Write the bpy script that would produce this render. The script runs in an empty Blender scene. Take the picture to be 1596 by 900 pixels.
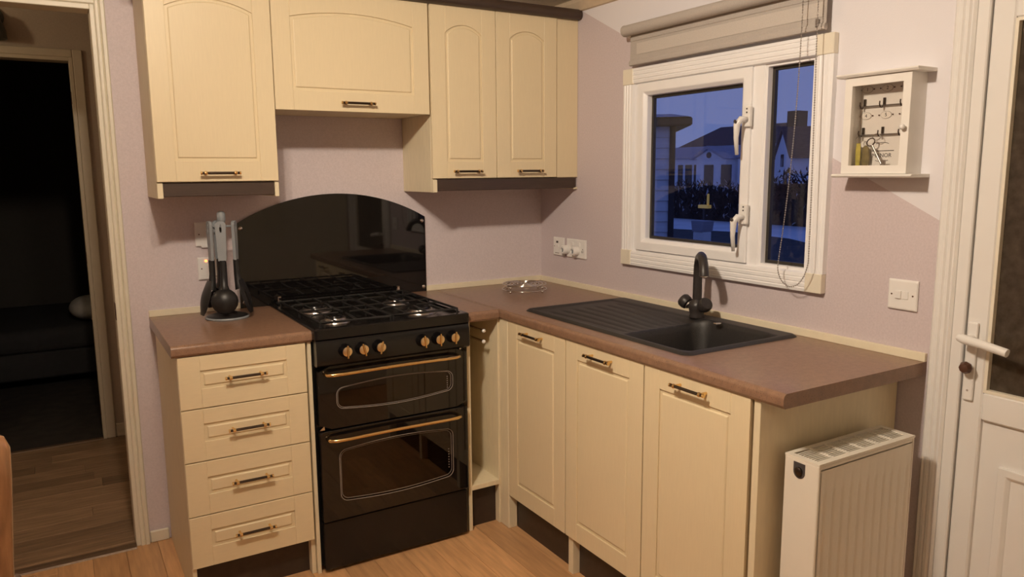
import bpy, bmesh, math, random
from mathutils import Vector, Matrix
random.seed(7)
D = bpy.data
C = bpy.context.scene.collection
SC = bpy.context.scene

# ------------------------------------------------------------------ camera
def setup_camera():
    y, p, r = [math.radians(a) for a in (30.9398, -8.7567, -0.4687)]
    fw = Vector((math.sin(y)*math.cos(p), math.cos(y)*math.cos(p), math.sin(p)))
    rt = Vector((math.cos(y), -math.sin(y), 0)); up = rt.cross(fw)
    r2 = rt*math.cos(r) + up*math.sin(r); u2 = -rt*math.sin(r) + up*math.cos(r)
    cam = D.cameras.new('camera'); o = D.objects.new('camera', cam); C.objects.link(o)
    m = Matrix((r2, u2, -fw)).transposed().to_4x4(); m.translation = (-2.066, -3.1608, 1.4376)
    o.matrix_world = m
    cam.sensor_width = 36; cam.lens = 1186.46/1596*36; cam.clip_start = .05; cam.clip_end = 500
    SC.camera = o
setup_camera()
# ------------------------------------------------------------------ dusk sky
W = D.worlds.new('world'); SC.world = W; W.use_nodes = True
nt = W.node_tree; nt.nodes.clear()
wo = nt.nodes.new('ShaderNodeOutputWorld'); bg = nt.nodes.new('ShaderNodeBackground')
tc = nt.nodes.new('ShaderNodeTexCoord'); sx = nt.nodes.new('ShaderNodeSeparateXYZ'); cr = nt.nodes.new('ShaderNodeValToRGB')
cr.color_ramp.elements[0].position = 0.0; cr.color_ramp.elements[0].color = (.14, .185, .43, 1)
cr.color_ramp.elements[1].position = .6; cr.color_ramp.elements[1].color = (.06, .10, .33, 1)
nt.links.new(tc.outputs['Generated'], sx.inputs[0]); nt.links.new(sx.outputs[2], cr.inputs[0])
nt.links.new(cr.outputs[0], bg.inputs[0]); nt.links.new(bg.outputs[0], wo.inputs[0]); bg.inputs[1].default_value = 1.0
# ------------------------------------------------------------------ lamps of the room
def point(name, loc, power, col, rad):
    l = D.lights.new(name, 'POINT'); l.energy = power; l.color = col; l.shadow_soft_size = rad
    o = D.objects.new(name, l); C.objects.link(o); o.location = loc
WARM = (1.0, .845, .66)
def spot(name, loc, aim, power, col, size, blend, rad):
    l = D.lights.new(name, 'SPOT'); l.energy = power; l.color = col; l.spot_size = math.radians(size); l.spot_blend = blend; l.shadow_soft_size = rad
    o = D.objects.new(name, l); C.objects.link(o); o.location = loc
    o.rotation_euler = (Vector(aim)-Vector(loc)).to_track_quat('-Z', 'Y').to_euler()
# three-way ceiling fitting near the viewer: one open bulb, one spot turned to the sink wall, one turned to the wall cabinets
point('ceiling_bulb', (-1.90, -1.95, 2.36), 55, WARM, .045)
spot('ceiling_spot', (-2.05, -2.00, 2.36), (-.1, -1.1, 1.05), 76, WARM, 100, 1.0, .035)
spot('ceiling_spot.001', (-1.74, -1.88, 2.36), (-1.5, -.31, 1.9), 20, (1.0, .87, .71), 92, 1.0, .035)
# a dim bulb in the hall
point('hall_bulb', (-2.95, .75, 2.12), 6.5, (1.0, .80, .52), .05)
vs = SC.view_settings
SC.display_settings.display_device = 'sRGB'
vs.view_transform = 'Standard'; vs.look = 'None'; vs.exposure = 0.0; vs.gamma = 1.0; vs.use_curve_mapping = False

# ------------------------------------------------------------------ materials
def lin(c):
    return tuple(((v/255+.055)/1.055)**2.4 if v/255 > .04045 else v/255/12.92 for v in c)
MATS = {}
def mat(name, col, rough=.5, metal=0., var=0., scale=20., stretch=(1, 1, 1), bump=0., bscale=None, bstretch=None,
        rnd=0., spec=.5, coat=0., emit=None, speck=None, detail=4):
    m = D.materials.new(name); m.use_nodes = True; t = m.node_tree; N = t.nodes; L = t.links
    b = N['Principled BSDF']; b.inputs['Roughness'].default_value = rough; b.inputs['Metallic'].default_value = metal
    b.inputs['Specular IOR Level'].default_value = spec; b.inputs['Coat Weight'].default_value = coat
    b.inputs['Coat Roughness'].default_value = .08
    b.inputs['Base Color'].default_value = (*col, 1)
    co = N.new('ShaderNodeTexCoord')
    def noise(sc, st, det=detail):
        mp = N.new('ShaderNodeMapping'); mp.inputs['Scale'].default_value = st
        n = N.new('ShaderNodeTexNoise'); n.inputs['Scale'].default_value = sc; n.inputs['Detail'].default_value = det
        L.new(co.outputs['Object'], mp.inputs[0]); L.new(mp.outputs[0], n.inputs['Vector']); return n, mp
    out = None
    if var or rnd or speck:
        mx = N.new('ShaderNodeMix'); mx.data_type = 'RGBA'
        mx.inputs[6].default_value = (*[max(0, c*(1-var)) for c in col], 1)
        mx.inputs[7].default_value = (*[min(1, c*(1+var)) for c in col], 1)
        n, mp = noise(scale, stretch)
        rp = N.new('ShaderNodeMapRange'); rp.inputs[1].default_value = .3; rp.inputs[2].default_value = .7
        L.new(n.outputs[0], rp.inputs[0]); L.new(rp.outputs[0], mx.inputs[0]); out = mx.outputs[2]
        if rnd:
            oi = N.new('ShaderNodeObjectInfo'); mr = N.new('ShaderNodeMapRange')
            mr.inputs[3].default_value = 1-rnd; mr.inputs[4].default_value = 1+rnd
            hv = N.new('ShaderNodeHueSaturation')
            L.new(oi.outputs['Random'], mr.inputs[0]); L.new(mr.outputs[0], hv.inputs['Value']); L.new(out, hv.inputs['Color']); out = hv.outputs[0]
            cb = N.new('ShaderNodeCombineXYZ'); ml = N.new('ShaderNodeMath'); ml.operation = 'MULTIPLY'; ml.inputs[1].default_value = 37.
            L.new(oi.outputs['Random'], ml.inputs[0])
            for k in range(3): L.new(ml.outputs[0], cb.inputs[k])
            L.new(cb.outputs[0], mp.inputs['Location'])
        if speck:
            sc, thr, sc2 = speck
            n2, _ = noise(sc, (1, 1, 1), 2)
            r2 = N.new('ShaderNodeMapRange'); r2.inputs[1].default_value = thr; r2.inputs[2].default_value = thr+.08
            m2 = N.new('ShaderNodeMix'); m2.data_type = 'RGBA'; m2.inputs[7].default_value = (*sc2, 1)
            L.new(n2.outputs[0], r2.inputs[0]); L.new(r2.outputs[0], m2.inputs[0]); L.new(out, m2.inputs[6]); out = m2.outputs[2]
        L.new(out, b.inputs['Base Color'])
    if bump:
        n, _ = noise(bscale or scale, bstretch or stretch)
        bp = N.new('ShaderNodeBump'); bp.inputs['Strength'].default_value = bump; bp.inputs['Distance'].default_value = .002
        L.new(n.outputs[0], bp.inputs['Height']); L.new(bp.outputs[0], b.inputs['Normal'])
    if emit:
        b.inputs['Emission Color'].default_value = (*emit[0], 1); b.inputs['Emission Strength'].default_value = emit[1]
    MATS[name] = m
    return m
def glass(name, tint, gloss_rough=.0, ior=1.5, bump=0, stretch=(1, 1, 1)):
    m = D.materials.new(name); m.use_nodes = True; t = m.node_tree; N = t.nodes; L = t.links; N.clear()
    o = N.new('ShaderNodeOutputMaterial'); mx = N.new('ShaderNodeMixShader'); tr = N.new('ShaderNodeBsdfTransparent')
    gl = N.new('ShaderNodeBsdfGlossy'); fr = N.new('ShaderNodeLayerWeight')
    tr.inputs[0].default_value = (*tint, 1); gl.inputs['Roughness'].default_value = gloss_rough; fr.inputs[0].default_value = .5
    f0 = ((ior-1)/(ior+1))**2; pw = N.new('ShaderNodeMath'); pw.operation = 'POWER'; pw.inputs[1].default_value = 5
    ma = N.new('ShaderNodeMath'); ma.operation = 'MULTIPLY_ADD'; ma.inputs[1].default_value = 1-f0; ma.inputs[2].default_value = f0
    L.new(fr.outputs['Facing'], pw.inputs[0]); L.new(pw.outputs[0], ma.inputs[0])
    L.new(ma.outputs[0], mx.inputs[0]); L.new(tr.outputs[0], mx.inputs[1]); L.new(gl.outputs[0], mx.inputs[2]); L.new(mx.outputs[0], o.inputs[0])
    if bump:
        co = N.new('ShaderNodeTexCoord'); mp = N.new('ShaderNodeMapping'); mp.inputs['Scale'].default_value = stretch
        n = N.new('ShaderNodeTexNoise'); n.inputs['Scale'].default_value = 60; bp = N.new('ShaderNodeBump'); bp.inputs['Strength'].default_value = bump
        bp.inputs['Distance'].default_value = .004
        L.new(co.outputs['Object'], mp.inputs[0]); L.new(mp.outputs[0], n.inputs['Vector']); L.new(n.outputs[0], bp.inputs['Height'])
        L.new(bp.outputs[0], gl.inputs['Normal']); L.new(bp.outputs[0], fr.inputs['Normal'])
    MATS[name] = m; return m

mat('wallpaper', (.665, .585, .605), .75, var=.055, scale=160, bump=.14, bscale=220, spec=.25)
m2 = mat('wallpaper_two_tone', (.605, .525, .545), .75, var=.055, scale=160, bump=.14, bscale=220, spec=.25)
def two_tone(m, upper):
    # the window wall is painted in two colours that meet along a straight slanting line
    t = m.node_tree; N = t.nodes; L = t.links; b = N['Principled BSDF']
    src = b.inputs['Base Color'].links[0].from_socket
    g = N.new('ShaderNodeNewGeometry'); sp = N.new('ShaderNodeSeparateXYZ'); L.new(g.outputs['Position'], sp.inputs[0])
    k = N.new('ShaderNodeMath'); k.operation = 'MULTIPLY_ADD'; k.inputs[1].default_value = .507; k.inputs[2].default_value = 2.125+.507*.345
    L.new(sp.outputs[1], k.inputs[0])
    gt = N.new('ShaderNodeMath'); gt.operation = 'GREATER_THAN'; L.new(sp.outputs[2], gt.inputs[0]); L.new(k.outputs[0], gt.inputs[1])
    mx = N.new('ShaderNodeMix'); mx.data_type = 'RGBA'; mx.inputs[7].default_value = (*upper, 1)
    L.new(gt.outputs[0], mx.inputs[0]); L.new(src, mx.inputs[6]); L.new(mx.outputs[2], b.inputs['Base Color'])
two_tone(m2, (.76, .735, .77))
mat('ceiling_board', (.82, .75, .66), .8, var=.04, scale=60)
mat('coving_wood', (.62, .50, .36), .55, var=.06, scale=30)
mat('cream', (.765, .645, .43), .42, var=.018, scale=26, stretch=(9, 9, .6), bump=.015, bscale=40, bstretch=(9, 9, .6))
mat('cream_h', (.765, .645, .43), .42, var=.018, scale=26, stretch=(.9, 9, 6), bump=.015, bscale=40, bstretch=(.9, 9, 6))
mat('cream_plain', (.78, .68, .48), .5, var=.04, scale=18, stretch=(4, 4, .8))
mat('dark_trim', (.055, .034, .025), .42, var=.15, scale=30, stretch=(.4, 4, 4))
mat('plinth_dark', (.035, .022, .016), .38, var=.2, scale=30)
mat('worktop', (.25, .145, .092), .28, var=.16, scale=55, speck=(260, .60, (.14, .082, .054)), spec=.5)
mat('upstand', (.80, .72, .55), .4, var=.03, scale=20)
mat('joint_metal', (.55, .45, .36), .35, .7)
mat('upvc', (.80, .78, .76), .32, var=.015, scale=10)
mat('upvc_window', (.88, .87, .88), .34, var=.012, scale=10)
mat('upvc_aged', (.80, .74, .62), .38, var=.03, scale=20)
mat('gasket', (.03, .025, .02), .5)
mat('plastic_white', (.82, .80, .78), .3, var=.01, scale=10)
mat('painted_white', (.82, .79, .75), .38, var=.02, scale=20)
mat('frame_cream', (.76, .71, .58), .42, var=.03, scale=18)
mat('black_enamel', (.008, .007, .007), .2, spec=.4)
mat('black_iron', (.012, .011, .011), .42, var=.2, scale=80)
mat('black_gloss', (.006, .005, .005), .035, spec=.6)
mat('black_matt', (.012, .011, .011), .6)
mat('oven_inside', (.03, .022, .016), .5, var=.2, scale=20)
mat('print_line', (.30, .25, .22), .4)
mat('gold', (.80, .56, .26), .22, 1.0)
mat('gold_pale', (.85, .66, .40), .28, 1.0)
mat('bronze', (.075, .055, .042), .28, .85)
mat('chrome', (.75, .72, .68), .12, 1.0)
mat('steel', (.45, .42, .40), .3, 1.0)
mat('sink_black', (.020, .018, .018), .48, var=.35, scale=320, bump=.12, bscale=420, speck=(300, .66, (.06, .055, .055)))
mat('tap_black', (.030, .025, .024), .40, var=.15, scale=200)
mat('grey_plastic', (.27, .29, .31), .5)
mat('black_nylon', (.014, .013, .013), .42)
mat('fabric', (.45, .405, .37), .85, var=.06, scale=300, bump=.35, bscale=300, bstretch=(1, .3, 3))
mat('fabric_light', (.55, .50, .455), .85, var=.06, scale=300, bump=.35, bscale=300, bstretch=(1, .3, 3))
mat('radiator_white', (.80, .75, .66), .38, var=.015, scale=10)
mat('oak', (.56, .315, .150), .36, var=.16, scale=9, stretch=(7, .7, 1), rnd=.15, bump=.06, bscale=30, bstretch=(7, .7, 1), spec=.4)
mat('grey_oak', (.26, .165, .095), .42, var=.30, scale=9, stretch=(.7, 8, 1), rnd=.30, bump=.06, bscale=30, bstretch=(.7, 8, 1), spec=.35)
mat('subfloor', (.10, .07, .05), .8)
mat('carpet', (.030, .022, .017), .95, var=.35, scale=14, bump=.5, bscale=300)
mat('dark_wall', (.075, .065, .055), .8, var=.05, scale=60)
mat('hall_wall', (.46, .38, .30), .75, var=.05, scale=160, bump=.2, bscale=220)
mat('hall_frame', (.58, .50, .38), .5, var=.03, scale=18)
mat('threshold_metal', (.16, .10, .06), .45, .3)
mat('chair_wood', (.30, .145, .065), .22, var=.18, scale=14, stretch=(6, 6, .8), coat=.4)
mat('seat_pad', (.12, .08, .06), .8, var=.1, scale=100)
mat('brown_knob', (.10, .045, .028), .4, .3)
mat('paper', (.80, .76, .70), .7)
mat('ink', (.06, .05, .05), .7)
mat('ink_pale', (.35, .31, .28), .7)
mat('yellow_tag', (.50, .43, .10), .4, var=.2, scale=60)
mat('olive_tag', (.20, .16, .07), .5, var=.25, scale=60)
mat('red_neon', (.9, .15, .05), .4, emit=((1, .16, .04), 6))
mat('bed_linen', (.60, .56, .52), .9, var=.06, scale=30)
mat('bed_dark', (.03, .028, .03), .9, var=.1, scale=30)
mat('dark_fixture', (.10, .10, .085), .4)
mat('snow', (.80, .82, .86), .8, var=.12, scale=.6, bump=.4, bscale=3)
mat('asphalt', (.04, .035, .04), .8, var=.3, scale=2)
mat('cladding', (.82, .82, .86), .6, var=.05, scale=3, stretch=(1, 1, 8))
mat('dark_brown_out', (.055, .04, .04), .6, var=.1, scale=5)
mat('roof_tiles', (.115, .075, .075), .8, var=.2, scale=4, stretch=(1, 1, 6))
mat('roof_pale', (.36, .35, .42), .7, var=.1, scale=3, stretch=(1, 1, 8))
mat('render_white', (.80, .80, .84), .7, var=.04, scale=2)
mat('out_glass', (.02, .02, .03), .1)
mat('hedge', (.055, .035, .03), .9, var=.5, scale=2.)
mat('frost_twig', (.50, .48, .52), .9)
mat('lantern_glow', (.9, .6, .15), .5, emit=((1, .62, .12), .13))
glass('pane', (.93, .94, .95), .0, 1.45)
glass('pane_cabinet', (.97, .96, .95), .0, 1.3)
glass('oven_glass', (.55, .42, .33), .02, 1.6)

# ------------------------------------------------------------------ mesh building
ORG = {}
class MB:
    def __init__(s, xf=None):
        s.v = []; s.f = []; s.mi = []; s.xf = xf; s.cur = 0
    def add(s, vs, fs):
        o = len(s.v)
        s.v += [s.xf(*p) if s.xf else tuple(p) for p in vs]
        for f in fs: s.f.append([o+i for i in f]); s.mi.append(s.cur)
        return s
    def box(s, x0, x1, y0, y1, z0, z1):
        return s.add([(x, y, z) for x in (x0, x1) for y in (y0, y1) for z in (z0, z1)],
                     [(0, 1, 3, 2), (4, 6, 7, 5), (0, 4, 5, 1), (2, 3, 7, 6), (0, 2, 6, 4), (1, 5, 7, 3)])
    def prism(s, poly, axis, a, b, scale_b=None):
        """poly: list of 2-D points in the other two axes (in x,y,z order)."""
        def P(p, w):
            q = list(p); q.insert('xyz'.index(axis), w); return tuple(q)
        n = len(poly); pb = scale_b or poly
        vs = [P(p, a) for p in poly] + [P(p, b) for p in pb]
        fs = [tuple(range(n)), tuple(range(2*n-1, n-1, -1))] + [(i, (i+1) % n, n+(i+1) % n, n+i) for i in range(n)]
        return s.add(vs, fs)
    def lathe(s, prof, org, axis=(0, 0, 1), n=20, cap=True):
        ax = Vector(axis).normalized(); t = Vector((1, 0, 0)) if abs(ax.x) < .9 else Vector((0, 1, 0))
        e1 = ax.cross(t).normalized(); e2 = ax.cross(e1); o = Vector(org); vs = []; fs = []
        for r, h in prof:
            for k in range(n):
                a = 2*math.pi*k/n; vs.append(tuple(o+ax*h+(e1*math.cos(a)+e2*math.sin(a))*max(r, 1e-5)))
        for i in range(len(prof)-1):
            for k in range(n): fs.append((i*n+k, i*n+(k+1) % n, (i+1)*n+(k+1) % n, (i+1)*n+k))
        if cap: fs.append(tuple(range(n))); fs.append(tuple((len(prof)-1)*n+k for k in range(n)))
        return s.add(vs, fs)
    def cyl(s, a, b, r, n=12, r2=None):
        a = Vector(a); b = Vector(b); return s.lathe([(r, 0), (r2 or r, (b-a).length)], a, b-a, n)
    def sphere(s, c, r, n=12, m=7, sc=(1, 1, 1)):
        vs = []; fs = []
        for i in range(m+1):
            t = math.pi*i/m
            for k in range(n):
                a = 2*math.pi*k/n
                vs.append((c[0]+sc[0]*r*max(math.sin(t), 1e-4)*math.cos(a), c[1]+sc[1]*r*max(math.sin(t), 1e-4)*math.sin(a), c[2]+sc[2]*r*math.cos(t)))
        for i in range(m):
            for k in range(n): fs.append((i*n+k, i*n+(k+1) % n, (i+1)*n+(k+1) % n, (i+1)*n+k))
        return s.add(vs, fs)
    def tube(s, path, r, n=8, closed=False, rs=None):
        P = [Vector(p) for p in path]; m = len(P); vs = []; fs = []; up = None
        for i in range(m):
            a = P[(i-1) % m] if closed or i > 0 else P[i]; b = P[(i+1) % m] if closed or i < m-1 else P[i]
            d = (b-a).normalized()
            if up is None: up = d.orthogonal().normalized()
            up = (up-d*up.dot(d)).normalized(); w = d.cross(up); rr = rs[i] if rs else r
            for k in range(n):
                t = 2*math.pi*k/n; vs.append(tuple(P[i]+(up*math.cos(t)+w*math.sin(t))*rr))
        for i in range(m if closed else m-1):
            j = (i+1) % m
            for k in range(n): fs.append((i*n+k, i*n+(k+1) % n, j*n+(k+1) % n, j*n+k))
        if not closed: fs.append(tuple(range(n))); fs.append(tuple((m-1)*n+k for k in range(n)))
        return s.add(vs, fs)
    def annulus(s, outer, inner, plane):
        """flat ring between two closed 2-D loops; plane(u, v) -> xyz. Loops need equal count."""
        n = len(outer); vs = [plane(*p) for p in outer]+[plane(*p) for p in inner]
        return s.add(vs, [(i, (i+1) % n, n+(i+1) % n, n+i) for i in range(n)])
    def mesh(s, name, mats, bevel=0., seg=1, smooth=False, org=None):
        bm = bmesh.new()
        V = [bm.verts.new(p) for p in s.v]
        for f, mi in zip(s.f, s.mi):
            try:
                q = bm.faces.new([V[i] for i in f]); q.material_index = mi
            except ValueError: pass
        bmesh.ops.recalc_face_normals(bm, faces=bm.faces)
        if bevel:
            ed = [e for e in bm.edges if len(e.link_faces) == 2 and e.calc_face_angle(0) > .5]
            bmesh.ops.bevel(bm, geom=ed, offset=bevel, segments=seg, affect='EDGES', clamp_overlap=True, profile=.5)
        if org is None:
            xs = [v.co for v in bm.verts]
            org = Vector(((min(c.x for c in xs)+max(c.x for c in xs))/2, (min(c.y for c in xs)+max(c.y for c in xs))/2, min(c.z for c in xs)))
        org = Vector(org)
        for v in bm.verts: v.co -= org
        me = D.meshes.new(name); bm.to_mesh(me); bm.free()
        for m in (mats if isinstance(mats, (list, tuple)) else [mats]): me.materials.append(MATS[m])
        if smooth:
            for p in me.polygons: p.use_smooth = True
            if smooth is not True:
                try: me.set_sharp_from_angle(angle=math.radians(smooth))
                except Exception: pass
        return me, org
    def build(s, name, mats, parent=None, bevel=0., seg=1, smooth=False, org=None, **tags):
        me, org = s.mesh(name, mats, bevel, seg, smooth, org)
        return link(name, me, org, parent, **tags)
def link(name, me, org, parent=None, **tags):
    o = D.objects.new(name, me); C.objects.link(o); ORG[o.name] = Vector(org)
    o.location = Vector(org)-(ORG[parent.name] if parent else Vector((0, 0, 0)))
    o.parent = parent
    for k, v in tags.items():
        if v: o[k] = v
    return o
def thing(name, loc, label, category, group=None):
    o = D.objects.new(name, None); C.objects.link(o); o.location = loc; ORG[o.name] = Vector(loc); o.empty_display_size = .05
    o['label'] = label; o['category'] = category
    if group: o['group'] = group
    return o
def struct(mb, name, mats, label=None, category=None, **k):
    return mb.build(name, mats, None, kind='structure', label=label, category=category, **k)
def smoothstep(a, b, x):
    t = max(0, min(1, (x-a)/(b-a))); return t*t*(3-2*t)

# ================================================================== THE SETTING
RX, RY = -4.3, -4.6       # far corners of the room behind the camera
# floors -----------------------------------------------------------
fl = struct(MB().box(RX, .10, RY, .05, -.08, -.012), 'floor', 'subfloor', 'kitchen floor of warm oak laminate planks', 'floor')
PW = .113
def planks(parent, material, lo, hi, l0, l1, along, base, length=1.28):
    k = math.floor((lo-base)/PW)
    while base+k*PW < hi-1e-4:
        a = max(lo, base+k*PW); b = min(hi, base+(k+1)*PW); k += 1
        if b-a < .004: continue
        p = l0-random.random()*length
        while p < l1:
            q = p+length*(1. if random.random() < .6 else .62); s0 = max(p, l0); s1 = min(q, l1); p = q
            if s1-s0 < .02: continue
            g = .0005
            mb = MB()
            if along == 'y': mb.box(a+g, b-g, s0+g, s1-g, -.012, 0)
            else: mb.box(s0+g, s1-g, a+g, b-g, -.012, 0)
            mb.build('plank', material, parent, bevel=.0008)
planks(fl, 'oak', RX, 0.0, RY, -.001, 'y', -1.936-PW*30)
hfl = struct(MB().box(-3.2, -1.3, .05, 1.45, -.08, -.012), 'floor_hall', 'subfloor', 'hall floor of dark grey-brown laminate strips beyond the doorway', 'floor')
planks(hfl, 'grey_oak', .02, 1.44, -3.2, -1.3, 'x', .045, 1.1)
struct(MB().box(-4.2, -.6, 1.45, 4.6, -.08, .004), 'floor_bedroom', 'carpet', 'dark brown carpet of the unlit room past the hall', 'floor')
# back wall with the doorway --------------------------------------
DX0, DX1, DZ = -2.63, -1.882, 2.03
mb = MB(); mb.box(RX, DX0, 0, .08, 0, 2.75); mb.box(DX1, .10, 0, .08, 0, 2.75); mb.box(DX0, DX1, 0, .08, DZ, 2.75)
struct(mb, 'wall_back', 'wallpaper', 'lilac papered back wall behind the cooker', 'wall')
# right wall with window and door openings
WY0, WY1, WZ0, WZ1 = -.69, -1.595, 1.09, 1.80
GY0, GY1, GZ = -2.045, -2.79, 1.99
mb = MB()
mb.box(0, .10, WY0, .08, 0, 2.3); mb.box(0, .10, WY1, WY0, 0, WZ0); mb.box(0, .10, WY1, WY0, WZ1, 2.3)
mb.box(0, .10, GY0, WY1, 0, 2.3); mb.box(0, .10, GY1, GY0, GZ, 2.3); mb.box(0, .10, RY, GY1, 0, 2.3)
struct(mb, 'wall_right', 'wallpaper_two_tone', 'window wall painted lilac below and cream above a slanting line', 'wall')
struct(MB().box(RX-.1, RX, RY, .08, 0, 2.75), 'wall_left', 'wallpaper', 'papered wall on the far left behind the viewer', 'wall')
struct(MB().box(RX, .1, RY-.1, RY, 0, 2.75), 'wall_front', 'wallpaper', 'papered wall behind the viewer', 'wall')
# vaulted ceiling rising from the right wall
mb = MB(); mb.prism([(.1, 2.163), (-2.2, 2.475), (RX-.1, 2.19), (RX-.1, 2.75), (.1, 2.75)], 'y', RY-.1, .08)
struct(mb, 'ceiling', 'ceiling_board', 'low sloping ceiling above the wall cabinets', 'ceiling')
mb = MB(); mb.prism([(0, 2.130), (-.012, 2.132), (-.028, 2.165), (-.028, 2.185), (0, 2.19)], 'y', RY, 0)
struct(mb, 'trim_1', 'coving_wood', 'tan coving strip along the top of the window wall', 'trim')
# baseboard beside the doorway
struct(MB().box(-1.846, -1.778, -.012, 0, 0, .046), 'baseboard_back', 'frame_cream', 'low cream baseboard between doorway and drawer unit', 'baseboard', bevel=.003)
# doorway frame (left): moulded architrave and lining
tr = D.objects.new('trim_2', None); C.objects.link(tr); ORG[tr.name] = Vector((-2.25, 0, 0)); tr.location = (-2.25, 0, 0)
tr['kind'] = 'structure'; tr['label'] = 'cream moulded frame around the open doorway to the hall'; tr['category'] = 'door frame'
def jamb_profile(x):   # from the opening outwards, sign +1 to the right
    return [(0, .0), (0, -.012), (.004, -.016), (.012, -.016), (.016, -.011), (.020, -.018), (.030, -.018), (.034, -.012), (.034, 0)]
MB().prism([(-1.882+a, b) for a, b in jamb_profile(0)], 'z', 0, 2.066).build('architrave', 'frame_cream', tr)
MB().prism([(-2.63-a, b) for a, b in jamb_profile(0)], 'z', 0, 2.066).build('architrave', 'frame_cream', tr)
MB().prism([(b, 2.03+a) for a, b in jamb_profile(0)], 'x', -2.63, -1.882).build('architrave', 'frame_cream', tr)
MB().box(-1.897, -1.882, -.012, .09, 0, 2.03).build('lining', 'frame_cream', tr, bevel=.002)
MB().box(-2.63, -2.615, -.012, .09, 0, 2.03).build('lining', 'frame_cream', tr, bevel=.002)
MB().box(-2.615, -1.897, -.012, .09, 2.012, 2.03).build('lining', 'frame_cream', tr, bevel=.002)
MB().box(-1.899, -1.8965, -.0125, .02, .90, .965).build('strike_plate', 'brown_knob', tr, bevel=.001)
struct(MB().prism([(-.035, 0), (-.030, .006), (-.012, .008), (.015, .006), (.02, 0)], 'x', -2.615, -1.897), 'trim_3', 'threshold_metal',
       'thin metal threshold strip across the doorway floor', 'threshold')
# hall ----------------------------------------------------------------
HX0, HX1 = -2.66, -1.915
mb = MB(); mb.box(-3.2, HX0, 1.45, 1.53, 0, 2.35); mb.box(HX1, -1.2, 1.45, 1.53, 0, 2.35); mb.box(HX0, HX1, 1.45, 1.53, 2.03, 2.35)
struct(mb, 'wall_hall', 'hall_wall', 'dim end wall of the hall with the second doorway', 'wall')
struct(MB().box(-1.3, -1.2, .08, 1.45, 0, 2.35), 'wall_hall_right', 'hall_wall', 'right side wall of the hall', 'wall')
struct(MB().box(-3.3, -3.2, .08, 1.53, 0, 2.35), 'wall_hall_left', 'hall_wall', 'left side wall of the hall', 'wall')
struct(MB().box(-3.3, -1.2, .08, 1.53, 2.35, 2.45), 'ceiling_hall', 'hall_wall', 'hall ceiling', 'ceiling')
t2 = D.objects.new('trim_4', None); C.objects.link(t2); t2.location = (-2.28, 1.45, 0); ORG[t2.name] = Vector((-2.28, 1.45, 0))
t2['kind'] = 'structure'; t2['label'] = 'dim cream frame of the dark doorway at the hall end'; t2['category'] = 'door frame'
MB().box(HX1-.0, HX1+.045, 1.435, 1.45, 0, 2.07).build('architrave', 'hall_frame', t2, bevel=.004)
MB().box(HX0-.045, HX0, 1.435, 1.45, 0, 2.07).build('architrave', 'hall_frame', t2, bevel=.004)
MB().box(HX0, HX1, 1.435, 1.45, 2.03, 2.07).build('architrave', 'hall_frame', t2, bevel=.004)
MB().box(HX1-.018, HX1, 1.435, 1.54, 0, 2.03).build('lining', 'hall_frame', t2, bevel=.002)
MB().box(HX0, HX0+.018, 1.435, 1.54, 0, 2.03).build('lining', 'hall_frame', t2, bevel=.002)
MB().box(HX0+.018, HX1-.018, 1.435, 1.54, 2.012, 2.03).build('lining', 'hall_frame', t2, bevel=.002)
for z in (.16, 1.0, 1.83): MB().box(HX1-.0205, HX1-.0175, 1.46, 1.50, z-.03, z+.03).build('hinge', 'brown_knob', t2, bevel=.001)
struct(MB().box(-1.868, -1.3, 1.438, 1.45, 0, .075), 'baseboard_hall', 'hall_frame', 'low baseboard at the foot of the hall end wall', 'baseboard', bevel=.003)
struct(MB().prism([(1.43, 0), (1.435, .006), (1.455, .008), (1.475, .0)], 'x', HX0+.018, HX1-.018), 'trim_5', 'threshold_metal', 'thin metal threshold strip at the dark second doorway', 'threshold')
# bedroom beyond: an unlit shell
mb = MB(); mb.box(-4.2, -.6, 4.5, 4.6, 0, 2.4); mb.box(-4.3, -4.2, 1.53, 4.6, 0, 2.4); mb.box(-.6, -.5, 1.53, 4.6, 0, 2.4); mb.box(-4.3, -.5, 1.45, 4.6, 2.4, 2.5)
mb.box(-4.2, -3.3, 1.45, 1.53, 0, 2.4); mb.box(-1.2, -.6, 1.45, 1.53, 0, 2.4)
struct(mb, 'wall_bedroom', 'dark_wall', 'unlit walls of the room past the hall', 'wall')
b = thing('bed', (-2.1, 3.0, 0), 'dark made bed barely visible in the unlit room', 'bed')
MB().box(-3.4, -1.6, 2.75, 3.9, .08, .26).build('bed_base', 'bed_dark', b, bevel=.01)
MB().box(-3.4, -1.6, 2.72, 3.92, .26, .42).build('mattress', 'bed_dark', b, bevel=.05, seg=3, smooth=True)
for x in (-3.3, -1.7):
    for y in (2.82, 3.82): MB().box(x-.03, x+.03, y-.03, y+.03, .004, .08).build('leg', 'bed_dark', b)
mb = MB(); mb.sphere((-1.90, 2.98, .505), 1, 24, 12, (.13, .20, .085))
mb.build('pillow', 'bed_linen', None, smooth=True, label='pale pillow on the dark bed seen through the second doorway', category='pillow')
wl = thing('wall_light', (-2.20, 1.42, 2.13), 'unlit round light high on the hall end wall', 'light')
MB().lathe([(.045, 0), (.045, .012), (.03, .018)], (-2.235, 1.45, 2.20), (0, -1, 0)).build('wall_plate', 'dark_fixture', wl, smooth=40)
MB().tube([(-2.235, 1.44, 2.20), (-2.235, 1.40, 2.205), (-2.235, 1.385, 2.18)], .008).build('arm', 'dark_fixture', wl, smooth=True)
MB().lathe([(.012, .05), (.03, .035), (.048, -.02), (.052, -.06), (.048, -.06), (.02, .02)], (-2.235, 1.385, 2.15)).build('shade', 'dark_fixture', wl, smooth=True)

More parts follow.
